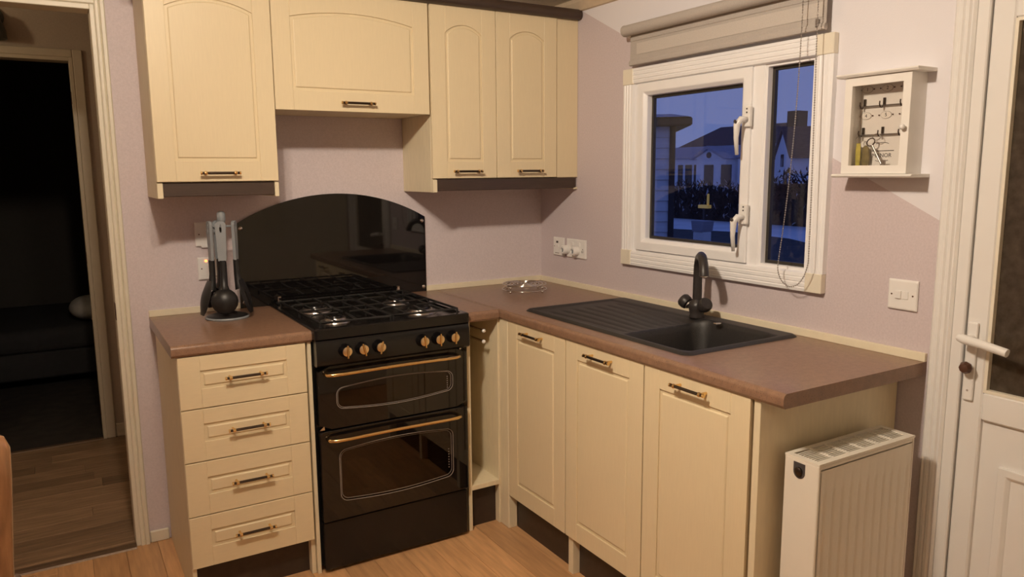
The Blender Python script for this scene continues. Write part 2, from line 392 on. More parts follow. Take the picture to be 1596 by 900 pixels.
# ================================================================== OUTSIDE
struct(MB().box(-6, 90, -40, 90, -.8, -.7), 'ground', 'snow', 'bluish snow on the ground outside the window', 'snow')
struct(MB().prism([(2, -8), (13.5, 6.0), (17.4, 12.6), (18.0, 15.5), (17.2, 18.2), (8, 14.), (2, 6)], 'z', -.7, -.690), 'road', 'asphalt', 'dark cleared strip in front of the snow outside', 'road')
nb = thing('neighbouring_cabin', (6.5, 6.5, -.7), 'clad neighbouring cabin corner at the left edge of the window view', 'cabin')
def CX(s_, t_, z): return (5.0-.73*s_+.60*t_, 4.45+.683*s_+.80*t_, z)
MB(CX).box(.02, 5.0, .02, 4.0, -.7, 2.02).build('wall', 'cladding', nb)
for k in range(19):
    z = -.62+k*.138
    MB(CX).prism([(.02, z), (-.020, z), (.0, z+.136), (.02, z+.136)], 'x', .055, 4.98).build('cladding_board', 'cladding', nb)
MB(CX).box(-.01, .065, -.035, .10, -.7, 2.02).build('corner_post', 'dark_brown_out', nb)
MB(CX).box(-.20, 5.2, -.20, 4.2, 2.00, 2.11).build('fascia', 'dark_brown_out', nb, bevel=.02)
MB(CX).prism([(-.25, 2.11), (4.3, 2.11), (2.0, 2.30)], 'x', -.16, 5.2).build('roof', 'roof_pale', nb)
def house(name, label, x, y0, y1, zw, zr, hip, roof='roof_tiles'):
    h = thing(name, (x+3, (y0+y1)/2, -.7), label, 'house')
    MB().box(x, x+6, y1, y0, -.7, zw).build('wall', 'render_white', h)
    o = .35
    vs = [(x-o, y1-o, zw), (x-o, y0+o, zw), (x+6+o, y0+o, zw), (x+6+o, y1-o, zw), (x+3, y1+hip, zr), (x+3, y0-hip, zr)]
    MB().add(vs, [(0, 1, 5, 4), (2, 3, 4, 5), (1, 2, 5), (3, 0, 4), (0, 3, 2, 1)]).build('roof', roof, h)
    return h
h = house('bungalow', 'white bungalow with a steep dark roof and gabled porch behind the hedge', 32.5, 34.6, 25.9, 2.35, 4.15, 1.6)
MB().prism([(29.4, 2.05), (29.4, 2.15), (32.5, 2.85), (32.5, 2.72)], 'y', 25.9, 34.6).build('veranda_roof', 'roof_pale', h)
MB().box(29.6, 32.5, 26.0, 34.4, -.7, 2.05).build('front_room', 'render_white', h)
MB().prism([(28.55, 2.02), (26.1, 2.02), (27.35, 2.60)], 'x', 28.8, 31.5).build('porch_gable', 'render_white', h)
MB().prism([(28.7, 2.02), (28.55, 1.98), (27.35, 2.55), (26.1, 1.98), (25.95, 2.02), (27.35, 2.72)], 'x', 28.6, 31.5).build('porch_roof', 'roof_pale', h)
MB().box(28.9, 29.6, 26.2, 28.4, -.7, 2.02).build('porch_wall', 'render_white', h)
MB().lathe([(.16, 0), (.16, .05)], (28.8, 27.35, 2.22), (-1, 0, 0), 16).build('gable_vent', 'dark_brown_out', h)
for (a, c) in ((27.75, 27.1), (26.5, 25.8)): MB().box(28.85, 28.92, c, a, .0, 1.7).build('window', 'out_glass', h)
for (a, c) in ((29.25, 28.95), (29.95, 29.45), (30.55, 30.2), (32.2, 31.2)): MB().box(29.55, 29.62, c, a, .1, 1.72).build('window', 'out_glass', h)
MB().box(34.9, 35.8, 26.6, 27.3, 3.6, 4.75).build('chimney', 'dark_brown_out', h)
h = thing('gabled_house', (30, 20, -.7), 'pale gable-ended house with brown roof in the narrow right pane', 'house')
def GX(u, v, z): return (29.0+.62*u+.45*v, 22.6+.78*u-.89*v, z)     # u across the gable, v along the ridge
MB(GX).prism([(-1.75, 2.05), (0, 3.33), (1.75, 2.05), (1.75, -.7), (-1.75, -.7)], 'y', 0, 9).build('wall', 'render_white', h)
for s_ in (-1, 1):
    MB(GX).prism([(s_*2.0, 1.93), (0, 3.36), (0, 3.48), (s_*2.12, 1.96)], 'y', -.12, 9.2).build('roof', 'roof_tiles', h)
MB(GX).box(-.25, .25, -.05, .02, 1.55, 2.15).build('window', 'out_glass', h)
MB(GX).box(-1.2, -.5, -.05, .02, .2, 1.3).build('window', 'out_glass', h)
def hedge(name, label, x0, x1, y0, y1, zt, n, frost):
    h = thing(name, ((x0+x1)/2, (y0+y1)/2, -.7), label, 'hedge')
    mb = MB(); R = random.Random(3)
    for i in range(n):
        c = Vector((R.uniform(x0, x1), R.uniform(y0, y1), 0)); c.z = -.7+(zt+.7)*R.random()**.7*R.uniform(.75, 1.08)
        d = Vector((R.uniform(-1, 1), R.uniform(-1, 1), R.uniform(.2, 1.6))).normalized()*R.uniform(.12, .4)
        w = Vector((R.uniform(-1, 1), R.uniform(-1, 1), R.uniform(-.4, .4))).normalized()*R.uniform(.03, .10)
        mb.cur = 1 if R.random() < frost else 0
        mb.add([c-w, c+w*.6+d*.5, c+d, c-w*.5+d*.5], [(0, 1, 2, 3)])
    mb.build('twigs', ['hedge', 'frost_twig'], h)
    mb = MB(); mb.box(x0+.3, x1-.3, y0+.2, y1-.2, -.7, zt*.7); mb.build('core', 'hedge', h)
hedge('hedge', 'dark leafless hedge between the snow and the white bungalow', 21.6, 23.0, 17.8, 27.0, .75, 5200, .10)
hedge('hedge', 'dark hedge below the gabled house in the narrow right pane', 21.6, 23.0, 11.0, 17.4, 1.25, 3200, .03)
l = thing('garden_lantern', (21.1, 19.9, -.7), 'small yellow lantern glowing in front of the hedge', 'lantern')
MB().box(21.05, 21.15, 19.85, 19.95, -.7, -.14).build('post', 'dark_brown_out', l)
MB().box(20.98, 21.22, 19.62, 20.18, -.14, .0).build('lamp_glass', 'lantern_glow', l, bevel=.02)
MB().box(21.04, 21.16, 19.68, 19.76, .0, .46).build('lamp_chimney', 'lantern_glow', l, bevel=.03)
bn = thing('wheeled_bin', (13.5, 12.0, -.69), 'small bluish bin standing on the dark strip outside', 'bin')
MB().prism([(12.9, -.3), (12.95, .0), (12.45, .0), (12.5, -.3)], 'x', 13.6, 14.0).build('bin_lid', 'roof_pale', bn)
MB().box(13.62, 13.98, 12.5, 12.9, -.69, -.3).build('bin_body', 'cladding', bn, bevel=.03)

# ================================================================== WINDOW
wn = D.objects.new('window_1', None); C.objects.link(wn); wn.location = (0, -1.14, 1.05); ORG[wn.name] = Vector((0, -1.14, 1.05))
wn['kind'] = 'structure'; wn['label'] = 'white framed window above the sink with one wide and one narrow pane'; wn['category'] = 'window'
OY0, OY1, OZ0, OZ1 = -.649, -1.636, 1.048, 1.842
TW = .062
flute = [(0, 0), (0, -.020), (.010, -.022), (.013, -.0195), (.016, -.022), (.026, -.022), (.029, -.0195), (.032, -.022), (.042, -.022), (.045, -.0195), (.048, -.021), (TW-.004, -.019), (TW, -.010), (TW, 0)]
MB().prism([(x, OZ1-a) for a, x in flute], 'y', OY1+TW, OY0-TW).build('trim_board', 'upvc_window', wn)
MB().prism([(x, OZ0+a) for a, x in flute], 'y', OY1+TW, OY0-TW).build('trim_board', 'upvc_window', wn)
MB().prism([(x, OY0-a) for a, x in flute], 'z', OZ0+TW, OZ1-TW).build('trim_board', 'upvc_window', wn)
MB().prism([(x, OY1+a) for a, x in flute], 'z', OZ0+TW, OZ1-TW).build('trim_board', 'upvc_window', wn)
for y in (OY0, OY1+TW):
    for z in (OZ0, OZ1-TW): MB().box(-.0245, 0, y-TW, y, z, z+TW).build('corner_block', 'upvc_aged', wn, bevel=.002)
# outer frame and mullion
FY0, FY1, FZ0, FZ1 = WY0, WY1, WZ0, WZ1
fx0, fx1 = -.006, .060
mb = MB(); mb.box(fx0, fx1, FY0-.040, FY0, FZ0, FZ1); mb.box(fx0, fx1, FY1, FY1+.032, FZ0, FZ1)
mb.box(fx0, fx1, FY1, FY0, FZ1-.020, FZ1); mb.box(fx0, fx1, FY1, FY0, FZ0, FZ0+.022); mb.box(fx0, fx1, -1.366, -1.316, FZ0, FZ1)
mb.build('frame', 'upvc_window', wn, bevel=.003)
def ring(y0, y1, z0, z1, w, x0, x1, name, m, bev=.003, parent=wn, chamfer=0.):
    out = [(y0, z0), (y1, z0), (y1, z1), (y0, z1)]; sy = 1 if y1 > y0 else -1
    inn = [(y0+sy*w, z0+w), (y1-sy*w, z0+w), (y1-sy*w, z1-w), (y0+sy*w, z1-w)]
    c = chamfer; inf = [(y0+sy*(w-c), z0+w-c), (y1-sy*(w-c), z0+w-c), (y1-sy*(w-c), z1-w+c), (y0+sy*(w-c), z1-w+c)]
    mb = MB()
    P = [(x0, *p) for p in out]+[(x0, *p) for p in inf]+[(x0+c*.9, *p) for p in inn]+[(x1, *p) for p in inn]+[(x1, *p) for p in out]
    fs = []
    for r in range(5):
        q = (r+1) % 5
        for i in range(4):
            j = (i+1) % 4; fs.append((r*4+i, r*4+j, q*4+j, q*4+i))
    mb.add(P, fs); return mb.build(name, m, parent, bevel=bev)
ring(-.732, -1.318, 1.114, 1.779, .048, -.016, .035, 'opening_sash', 'upvc_window', .002, chamfer=.014)
ring(-1.364, -1.565, 1.108, 1.784, .012, -.002, .025, 'glazing_bead', 'upvc_window', .002)
def pane(y0, y1, z0, z1):
    ring(y0, y1, z0, z1, .012, .020, .034, 'gasket', 'gasket', 0)
    MB().box(.024, .028, min(y0, y1)+.002, max(y0, y1)-.002, z0+.002, z1-.002).build('pane', 'pane', wn)
pane(-.779, -1.271, 1.161, 1.732); pane(-1.375, -1.554, 1.119, 1.773)
for z in (1.592, 1.262):
    hd = MB().box(-.030, -.016, -1.330, -1.300, z-.012, z+.058).build('window_handle', 'plastic_white', wn, bevel=.004, seg=2)
    MB().tube([(-.028, -1.315, z+.012), (-.050, -1.309, z+.014), (-.058, -1.300, z-.004), (-.056, -1.296, z-.05), (-.050, -1.296, z-.105)], .008, 8,
              rs=[.010, .011, .012, .008, .006]).build('lever', 'plastic_white', hd, smooth=True)
    MB().lathe([(.006, 0), (.006, .003)], (-.070, -1.303, z+.006), (-1, .2, 0), 10).build('lock_button', 'ink', hd)
    for dz in (.036, .048): MB().lathe([(.003, 0), (.003, .001)], (-.0305, -1.316, z+dz), (-1, 0, 0), 8).build('screw', 'ink', hd)

# roller blind ------------------------------------------------------
bl = thing('roller_blind', (-.05, -1.15, 1.85), 'grey fabric roller blind rolled up above the window', 'blind')
prof = []
for k in range(24):
    a = 2*math.pi*k/24; r = .021+.0010*(k/24); prof.append((-.050+r*math.cos(a), 1.986+r*math.sin(a)))
MB().prism(prof, 'y', -.692, -1.632).build('fabric_roll', 'fabric', bl, smooth=50)
MB().prism([(-.0305, 1.986), (-.0325, 1.98), (-.0335, 1.86), (-.0315, 1.86), (-.0305, 1.98)], 'y', -.705, -1.612).build('hanging_fabric', 'fabric', bl)
mb = MB(); mb.prism([(-.0347, 1.9335), (-.0338, 1.9335), (-.0338, 1.8905), (-.0347, 1.8905)], 'y', -.745, -1.600); mb.build('sheer_band', 'fabric_light', bl)
MB().tube([(-.0335, -.705, 1.945), (-.0335, -1.612, 1.945)], .0016, 6).build('fabric_seam', 'fabric', bl)
MB().prism([(-.040, 1.852), (-.042, 1.862), (-.038, 1.870), (-.028, 1.870), (-.026, 1.856), (-.030, 1.850)], 'y', -.705, -1.612).build('bottom_bar', 'fabric', bl, smooth=60)
for y in (-.700, -1.626):
    MB().box(-.030, 0, y-.010, y+.010, 1.965, 2.010).build('bracket', 'plastic_white', bl, bevel=.002)
MB().cyl((-.050, -.6875, 1.986), (-.050, -.692, 1.986), .0222, 20).build('end_cap', 'fabric', bl, smooth=40)
MB().box(-.046, -.036, -1.592, -1.582, 1.860, 1.885).build('cord_weight', 'steel', bl, bevel=.002)
# bead chain hanging loop
def bez(p0, p1, p2, p3, n):
    return [tuple((1-t)**3*a+3*(1-t)**2*t*b_+3*(1-t)*t*t*c+t**3*d for a, b_, c, d in zip(p0, p1, p2, p3)) for t in [i/n for i in range(n+1)]]
loop = [(-.068, -1.560+(-.012)*0, 1.986)]
loop += bez((-.068, -1.553, 1.98), (-.066, -1.553, 1.75), (-.066, -1.545, 1.45), (-.066, -1.503, 1.14), 60)
loop += bez((-.066, -1.503, 1.14), (-.066, -1.492, 1.06), (-.066, -1.595, 1.02), (-.066, -1.618, 1.15), 24)
loop += bez((-.066, -1.618, 1.15), (-.066, -1.618, 1.4), (-.066, -1.607, 1.75), (-.068, -1.607, 1.98), 60)
pts = [Vector(p) for p in loop]; acc = 0; beads = [pts[0]]; step = .0075
for a, b_ in zip(pts, pts[1:]):
    L_ = (b_-a).length; d = step-acc
    while d <= L_:
        beads.append(a+(b_-a)*(d/L_)); d += step
    acc = (acc+L_) % step
mb = MB()
for p in beads: mb.sphere(p, .0025, 6, 4)
bc = mb.build('bead_chain', 'steel', bl, smooth=True)
MB().tube(loop, .0008, 4).build('cord', 'steel', bc)

# ================================================================== OUTSIDE DOOR (right)
dr = D.objects.new('door_1', None); C.objects.link(dr); dr.location = (0, -2.4, 0); ORG[dr.name] = Vector((0, -2.4, 0))
dr['kind'] = 'structure'; dr['label'] = 'white outside door with tall obscured glass and lever handle'; dr['category'] = 'door'
arch = [(0, 0), (0, -.012), (.006, -.018), (.012, -.014), (.016, -.020), (.024, -.020), (.028, -.015), (.032, -.020), (.040, -.020), (.044, -.014), (.050, -.018), (.056, -.012), (.056, 0)]
MB().prism([(x, -1.987-a) for a, x in arch], 'z', 0, 2.045).build('architrave', 'upvc', dr)
MB().prism([(x, -2.848+a) for a, x in arch], 'z', 0, 2.045).build('architrave', 'upvc', dr)
MB().prism([(x, 2.045-a) for a, x in arch], 'y', -2.79, -2.045).build('architrave', 'upvc', dr)
MB().box(-.012, .09, -2.075, -2.043, 0, 1.99).build('lining', 'upvc', dr, bevel=.003)
MB().box(-.012, .09, -2.79, -2.76, 0, 1.99).build('lining', 'upvc', dr, bevel=.003)
MB().box(-.012, .09, -2.76, -2.075, 1.96, 1.99).build('lining', 'upvc', dr, bevel=.003)
lf = MB(); lx0, lx1 = -.006, .040
lf.box(lx0, lx1, -2.133, -2.078, .01, 1.958); lf.box(lx0, lx1, -2.757, -2.702, .01, 1.958)
lf.box(lx0, lx1, -2.702, -2.133, 1.80, 1.958); lf.box(lx0, lx1, -2.702, -2.133, .775, .85); lf.box(lx0, lx1, -2.702, -2.133, .01, .14)
leaf = lf.build('leaf', 'upvc', dr, bevel=.004)
MB().box(.008, .03, -2.702, -2.133, .14, .775).build('lower_panel', 'upvc', leaf)
ring(-2.185, -2.65, .20, .66, .030, -.002, .010, 'panel_moulding', 'upvc', .004, leaf, chamfer=.010)
m = mat('obscured_glass', (.055, .042, .030), .16, spec=.5, bump=.9, bscale=70, bstretch=(1, 1, .35), var=.3, scale=40)
MB().box(.012, .022, -2.702, -2.133, .85, 1.80).build('door_glass', 'obscured_glass', leaf)
ring(-2.133, -2.702, .85, 1.80, .008, -.004, .012, 'glazing_bead', 'upvc_aged', .002, leaf)
hp = MB().box(-.016, -.006, -2.112, -2.086, .822, 1.035).build('handle_plate', 'plastic_white', leaf, bevel=.004, seg=2)
MB().tube([(-.014, -2.100, .992), (-.055, -2.100, .992)], .010, 10).build('handle_neck', 'plastic_white', dr, smooth=50)
MB().tube([(-.055, -2.086, .997), (-.058, -2.100, .995), (-.062, -2.150, .990), (-.064, -2.212, .980)], .011, 10, rs=[.010, .0125, .0115, .011]).build('lever', 'plastic_white', dr, smooth=50)
MB().lathe([(.006, 0), (.006, .010), (.015, .014), (.017, .022), (.012, .032), (.002, .034)], (-.015, -2.100, .915), (-1, 0, 0), 8).build('lock_knob', 'brown_knob', dr)
MB().lathe([(.003, 0), (.003, .0012)], (-.016, -2.099, .850), (-1, 0, 0), 8).build('screw', 'ink_pale', dr)
# backing outside the door so that no daylight slips past
# partition beside the viewer at the right edge
p_ = MB().box(-1.276, -.02, -2.900, -2.862, 0, 2.18)
struct(p_, 'wall_partition', 'frame_cream', 'cream partition edge at the lower right border', 'partition', bevel=.004)

# ================================================================== CABINETS
def XB(x0, y0):  # local (u to the right, n outward, z) for fronts facing -y
    return lambda u, n, z: (x0+u, y0-n, z)
def XR(x0, y0):  # fronts facing -x, u running towards the viewer (-y)
    return lambda u, n, z: (x0-n, y0-u, z)
def door_mb(xf, w, z0, z1, m=.064, zg0=None, zg1=None, rise=0., stiles=True):
    mb = MB(xf); T = .018; e = .005
    mb.box(0, w, -T, -e, z0, z1); mb.box(0, m, -e, 0, z0, z1); mb.box(w-m, w, -e, 0, z0, z1)
    mb.box(m, w-m, -e, 0, z0, zg0)
    K = 14 if rise else 1
    def arc(off):
        W_ = w/2-m-off; pts = []
        if not rise: return [(w-m-off, zg1-off), (m+off, zg1-off)]
        R0 = ((w/2-m)**2+rise**2)/(2*rise); R_ = R0-off; zc = zg1+rise-R0
        for i in range(K+1):
            u = W_-2*W_*i/K; pts.append((w/2+u, zc+math.sqrt(max(R_*R_-u*u, 0))))
        return pts
    top = arc(0)
    mb.prism([(w-m, z1)]+top+[(m, z1)], 'y', -e, 0)
    o1 = [(m+.009, zg0+.009), (w-m-.009, zg0+.009)]+arc(.009); o2 = [(m+.013, zg0+.013), (w-m-.013, zg0+.013)]+arc(.013)
    mb.prism(o1, 'y', -e, -.0008, o2)
    return mb
_hm = {}
def handle(xf, cu, z, parent, kind, L=.124):
    k = kind
    if k not in _hm:
        ax = (lambda u, n, z_: (u, -n, z_)) if kind == 'b' else (lambda u, n, z_: (-n, -u, z_))
        mb = MB(ax)
        mb.tube([(-L/2, .026, 0), (L/2, .026, 0)], .0048, 8)
        mb.cur = 1
        for s in (-1, 1):
            mb.tube([(s*L*.40, 0, 0), (s*L*.40, .022, 0)], .0042, 8)
            mb.tube([(s*L*.36, .026, 0), (s*L*.40, .026, 0), (s*L*.44, .026, 0)], .0065, 8, rs=[.0055, .0072, .0055])
            mb.tube([(s*L/2, .026, 0), (s*(L/2+.005), .026, 0)], .0058, 8)
        _hm[k] = mb.mesh('handle', ['bronze', 'gold'], smooth=40, org=(0, 0, 0))[0]
    return link('handle', _hm[k], xf(cu, 0, z), parent)

# ---- wall cabinets (above the cooker)
UF = -.310           # door front plane
ZT = 2.098
def upper(name, label, x0, x1, zb, side_l=True, side_r=True):
    t = thing(name, ((x0+x1)/2, -.15, zb), label, 'cabinet', 'wall cabinets over the cooker run')
    return t
cl = upper('wall_cabinet', 'tall cream wall cabinet with one arched door, left of the hood cabinet', -1.7563, -1.3465, 1.354)
MB().box(-1.7563, -1.738, UF+.018, -.001, 1.354, ZT).build('side_panel', 'cream_plain', cl, bevel=.001)
MB().box(-1.7563, -1.738, UF+.004, UF+.018, 1.354, 1.406).build('panel_foot', 'cream_plain', cl, bevel=.001)
MB().box(-1.362, -1.3475, UF+.018, -.001, 1.354, ZT).build('side_panel', 'cream_plain', cl, bevel=.001)
MB().box(-1.362, -1.3475, UF+.004, UF+.018, 1.354, 1.406).build('panel_foot', 'cream_plain', cl, bevel=.001)
MB().box(-1.738, -1.362, UF+.02, -.001, 1.408, 1.424).build('bottom_board', 'cream_plain', cl)
MB().box(-1.738, -1.362, UF+.02, -.001, ZT-.016, ZT).build('top_board', 'cream_plain', cl)
MB().box(-1.738, -1.362, UF+.012, UF+.028, 1.360, 1.408).build('pelmet', 'dark_trim', cl, bevel=.002)
xf = XB(-1.7555, UF); dw = .4075
d = door_mb(xf, dw, 1.411, ZT, .062, 1.482, 1.992, .034).build('door', 'cream', cl, bevel=.0011)
handle(xf, dw/2, 1.440, d, 'b')
ch = upper('hood_cabinet', 'short wide cream cabinet over the cooker, between the tall wall cabinets', -1.3465, -.735, 1.64)
MB().box(-1.3465, -.730, UF+.020, -.001, 1.668, 1.686).build('bottom_board', 'cream_plain', ch)
MB().box(-1.3465, -1.332, UF+.020, -.001, 1.686, ZT).build('side_panel', 'cream_plain', ch)
MB().box(-.748, -.730, UF+.020, -.001, 1.686, ZT).build('side_panel', 'cream_plain', ch)
MB().box(-1.332, -.748, UF+.020, -.001, ZT-.016, ZT).build('top_board', 'cream_plain', ch)
xf = XB(-1.3448, UF); dw = .6095
d = door_mb(xf, dw, 1.666, ZT, .066, 1.738, 1.996, .028).build('door', 'cream', ch, bevel=.0011)
handle(xf, dw/2, 1.697, d, 'b')
cr_ = upper('wall_cabinet', 'cream wall cabinet with two narrow arched doors in the corner by the window', -.7263, 0, 1.354)
MB().box(-.7263, -.708, UF+.018, -.001, 1.354, ZT).build('side_panel', 'cream_plain', cr_, bevel=.001)
MB().box(-.7263, -.708, UF+.002, UF+.018, 1.354, 1.406).build('panel_foot', 'cream_plain', cr_, bevel=.001)
MB().box(-.708, -.001, UF+.02, -.001, 1.408, 1.424).build('bottom_board', 'cream_plain', cr_)
MB().box(-.708, -.001, UF+.02, -.001, ZT-.016, ZT).build('top_board', 'cream_plain', cr_)
MB().box(-.708, -.012, UF+.006, UF+.022, 1.360, 1.408).build('pelmet', 'dark_trim', cr_, bevel=.002)
MB().box(-.114, -.001, UF+.006, UF+.024, 1.409, ZT).build('filler_panel', 'cream', cr_, bevel=.001)
MB().box(-.020, -.001, UF+.006, -.002, 1.356, 1.364).build('end_board', 'cream_plain', cr_)
for x0, x1 in ((-.7255, -.4275), (-.4240, -.1190)):
    xf = XB(x0, UF); dw = x1-x0
    d = door_mb(xf, dw, 1.411, ZT, .066, 1.480, 1.990, .034).build('door', 'cream', cr_, bevel=.0011)
    handle(xf, dw/2+(.0 if x0 < -.5 else .0), 1.439, d, 'b')
# cornice along the top
cp = [(UF-.002, 2.094), (UF-.022, 2.096), (UF-.030, 2.104), (UF-.032, 2.118), (UF-.028, 2.130), (UF-.018, 2.137), (UF+.012, 2.137), (UF+.012, 2.0985), (UF-.002, 2.0985)]
MB().prism(cp, 'x', -1.785, -.004).build('cornice', 'dark_trim', None, smooth=50, label='long dark brown cornice along the top of the wall cabinets', category='cornice')

# ---- base units
H = .900
dk = thing('drawer_unit', (-1.56, -.3, 0), 'cream four-drawer base unit left of the cooker', 'drawer unit')
DF = -.600
MB().box(-1.771, -1.757, -.590, -.013, 0, .862).build('end_panel', 'cream_plain', dk, bevel=.001)
MB().box(-1.371, -1.356, DF+.020, -.013, 0, .862).build('side_panel', 'cream_plain', dk, bevel=.001)
MB().box(-1.354, -1.341, DF+.006, -.013, 0, .862).build('end_panel', 'cream_plain', dk, bevel=.001)
MB().box(-1.757, -1.371, DF+.040, -.013, .125, .142).build('bottom_board', 'cream_plain', dk)
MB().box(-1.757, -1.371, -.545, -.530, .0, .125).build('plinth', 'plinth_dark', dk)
MB().box(-1.757, -1.371, DF+.022, DF+.030, .142, .858).build('inner_front', 'black_matt', dk)
for z0, z1 in ((.686, .859), (.5075, .6825), (.322, .504), (.140, .3185)):
    xf = XB(-1.770, DF); dw = .408; zc = (z0+z1)/2+.007
    mb = door_mb(xf, dw, z0, z1, .066, zc-.030, zc+.030)
    d = mb.build('drawer', 'cream_h', dk, bevel=.0011)
    handle(xf, dw/2, zc, d, 'b')

# worktops ----------------------------------------------------------
def nose(d, s=-1):   # front profile (depth coord, z) of the worktop, front at -d
    r = .014; pts = []
    for k in range(7):
        a = math.pi/2*k/6; pts.append((-(d-r)-r*math.sin(a), H-r+r*math.cos(a)))
    pts += [(-d, H-.030), (-d+.006, H-.038)]
    return pts
mb = MB(); mb.prism([(0, H), *nose(.608), (0, H-.038)], 'x', -1.7867, -1.3395)
mb.build('worktop', 'worktop', None, smooth=35, label='short brown worktop over the four-drawer unit', category='worktop')
mb = MB(); mb.prism([(0, H), *nose(.608), (0, H-.038)], 'x', -.741, -.596)
mb.build('worktop', 'worktop', None, smooth=35, label='narrow brown worktop piece between cooker and corner', category='worktop')
SX0, SX1, SY0, SY1 = -.505, -.040, -.690, -1.552   # sink cut-out
wt = thing('worktop', (-.3, -1.0, .862), 'long brown worktop under the window that carries the black sink', 'worktop')
mb = MB(); EY = -1.976
mb.prism([(SX0, H), *nose(.594), (SX0, H-.038)], 'y', 0, EY+.0)
mb.box(SX1, 0, EY, 0, H-.038, H); mb.box(SX0, SX1, SY0, 0, H-.038, H); mb.box(SX0, SX1, EY, SY1, H-.038, H)
mb.build('slab', 'worktop', wt, smooth=35)
MB().box(-.597, -.5935, -.600, -.002, H+.0002, H+.0012).build('joint_strip', 'joint_metal', wt)
US = .024
MB().box(-1.7867, -1.4525, -.012, 0, H, H+US).build('upstand', 'upstand', None, bevel=.001, label='short cream upstand on the wall behind the utensils', category='upstand')
MB().box(-.632, -.012, -.012, 0, H, H+US).build('upstand', 'upstand', None, bevel=.001, label='cream upstand on the wall right of the cooker splashback', category='upstand')
MB().box(-.012, 0, -1.976, 0, H, H+US).build('upstand', 'upstand', None, bevel=.001, label='long cream upstand along the wall below the window', category='upstand')

# open recess with towel rail
rc = thing('open_recess_unit', (-.655, -.35, 0), 'narrow open cream recess with low shelf right of the cooker', 'shelf unit')
MB().box(-.733, -.718, -.590, -.013, 0, .862).build('side_panel', 'cream_plain', rc, bevel=.001)
MB().box(-.718, -.592, -.590, -.05, .170, .190).build('shelf', 'cream_plain', rc, bevel=.001)
MB().box(-.718, -.592, -.060, -.045, .190, .862).build('back_panel', 'cream_plain', rc)
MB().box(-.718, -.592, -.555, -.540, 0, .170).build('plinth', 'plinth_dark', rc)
MB().box(-.592, -.577, -.586, -.013, 0, .862).build('side_panel', 'cream_plain', rc, bevel=.001)
tw = thing('towel_rail', (-.655, -.40, .76), 'pair of white-tipped towel rods inside the open recess', 'towel rail')
MB().box(-.680, -.600, -.10, -.0605, .755, .835).build('mount', 'plastic_white', tw, bevel=.003)
for z in (.812, .768):
    rd = MB().tube([(-.640, -.095, z), (-.640, -.555, z)], .0045, 10).build('rod', 'chrome', tw, smooth=50)
    MB().sphere((-.640, -.560, z), .008, 12, 8).build('tip', 'plastic_white', rd, smooth=True)

# sink run
RF = -.585
po = MB(); po.box(RF+.000, -.545, -.652, -.588, 0, .862)
po.build('corner_post', 'cream_plain', None, bevel=.002, label='cream corner post between the recess and the sink cabinets', category='post')
names = ['cream base cabinet next to the corner post, first under the draining board', 'cream base cabinet in the middle of the sink run', 'cream base cabinet at the radiator end of the sink run']
ys = [(-.654, -1.0445), (-1.0485, -1.4555), (-1.4595, -1.868)]
for i, (a, c) in enumerate(ys):
    t = thing('base_cabinet', (-.3, (a+c)/2, 0), names[i], 'cabinet', 'base cabinets under the sink')
    MB().box(RF+.020, -.02, a-.016, a-.001, .14, .735 if i == 2 else .862).build('side_panel', 'cream_plain', t)
    MB().box(RF+.020, -.02, c+.001, c+.016, .14, .735 if i == 1 else .862).build('side_panel', 'cream_plain', t)
    MB().box(RF+.020, -.02, c+.016, a-.016, .14, .156).build('bottom_board', 'cream_plain', t)
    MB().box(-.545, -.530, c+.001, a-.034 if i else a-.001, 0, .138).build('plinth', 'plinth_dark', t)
    if i:
        MB().box(RF+.012, -.535, a-.032, a-.004, 0, .14).build('support_foot', 'cream_plain', t, bevel=.001)
    xf = XR(RF, a-.001); dw = a-c-.002
    d = door_mb(xf, dw, .144, .862, .066, .212, .802).build('door', 'cream', t, bevel=.0011)
    handle(xf, dw/2, .836, d, 'r')
MB().box(RF+.004, -.004, -1.897, -1.876, 0, .862).build('end_panel', 'cream_plain', None, bevel=.001, label='cream end panel of the sink run behind the radiator', category='panel')

# ================================================================== COOKER
ck = thing('cooker', (-1.04, -.33, 0), 'black freestanding double-oven gas cooker with gold handles', 'cooker')
X0, X1 = -1.336, -.746
MB().box(X0, X1, -.585, -.02, .02, .872).build('body', 'black_enamel', ck, bevel=.003)
MB().box(X0+.006, X1-.006, -.612, -.585, .012, .196).build('kick_drawer', 'black_enamel', ck, bevel=.004)
# hob tray with raised rim
def rrect(x0, x1, y0, y1, r, n=4):
    P = []
    for cx, cy, a0 in ((x1-r, y1-r, 0), (x0+r, y1-r, 90), (x0+r, y0+r, 180), (x1-r, y0+r, 270)):
        for k in range(n+1):
            a = math.radians(a0+90*k/n); P.append((cx+r*math.cos(a), cy+r*math.sin(a)))
    return P
mb = MB(); zt = .908
loops = [(rrect(X0-.004, X1+.004, -.640, -.022, .012), .872), (rrect(X0-.004, X1+.004, -.640, -.022, .012), zt-.004), (rrect(X0, X1, -.636, -.026, .012), zt),
         (rrect(X0+.018, X1-.018, -.612, -.060, .014), zt), (rrect(X0+.026, X1-.026, -.604, -.068, .014), zt-.012)]
n = len(loops[0][0]); vs = []; fs = []
for lp, z in loops: vs += [(*p, z) for p in lp]
for i in range(len(loops)-1):
    for k in range(n): fs.append((i*n+k, i*n+(k+1) % n, (i+1)*n+(k+1) % n, (i+1)*n+k))
fs.append(tuple((len(loops)-1)*n+k for k in range(n))); fs.append(tuple(range(n)))
hob = mb.add(vs, fs).build('hob', 'black_enamel', ck, smooth=40)
mb = MB(); mb.box(X0+.02, X1-.02, -.058, -.030, zt, zt+.010)
vt = mb.build('rear_vent', 'black_iron', ck, bevel=.002)
mb = MB()
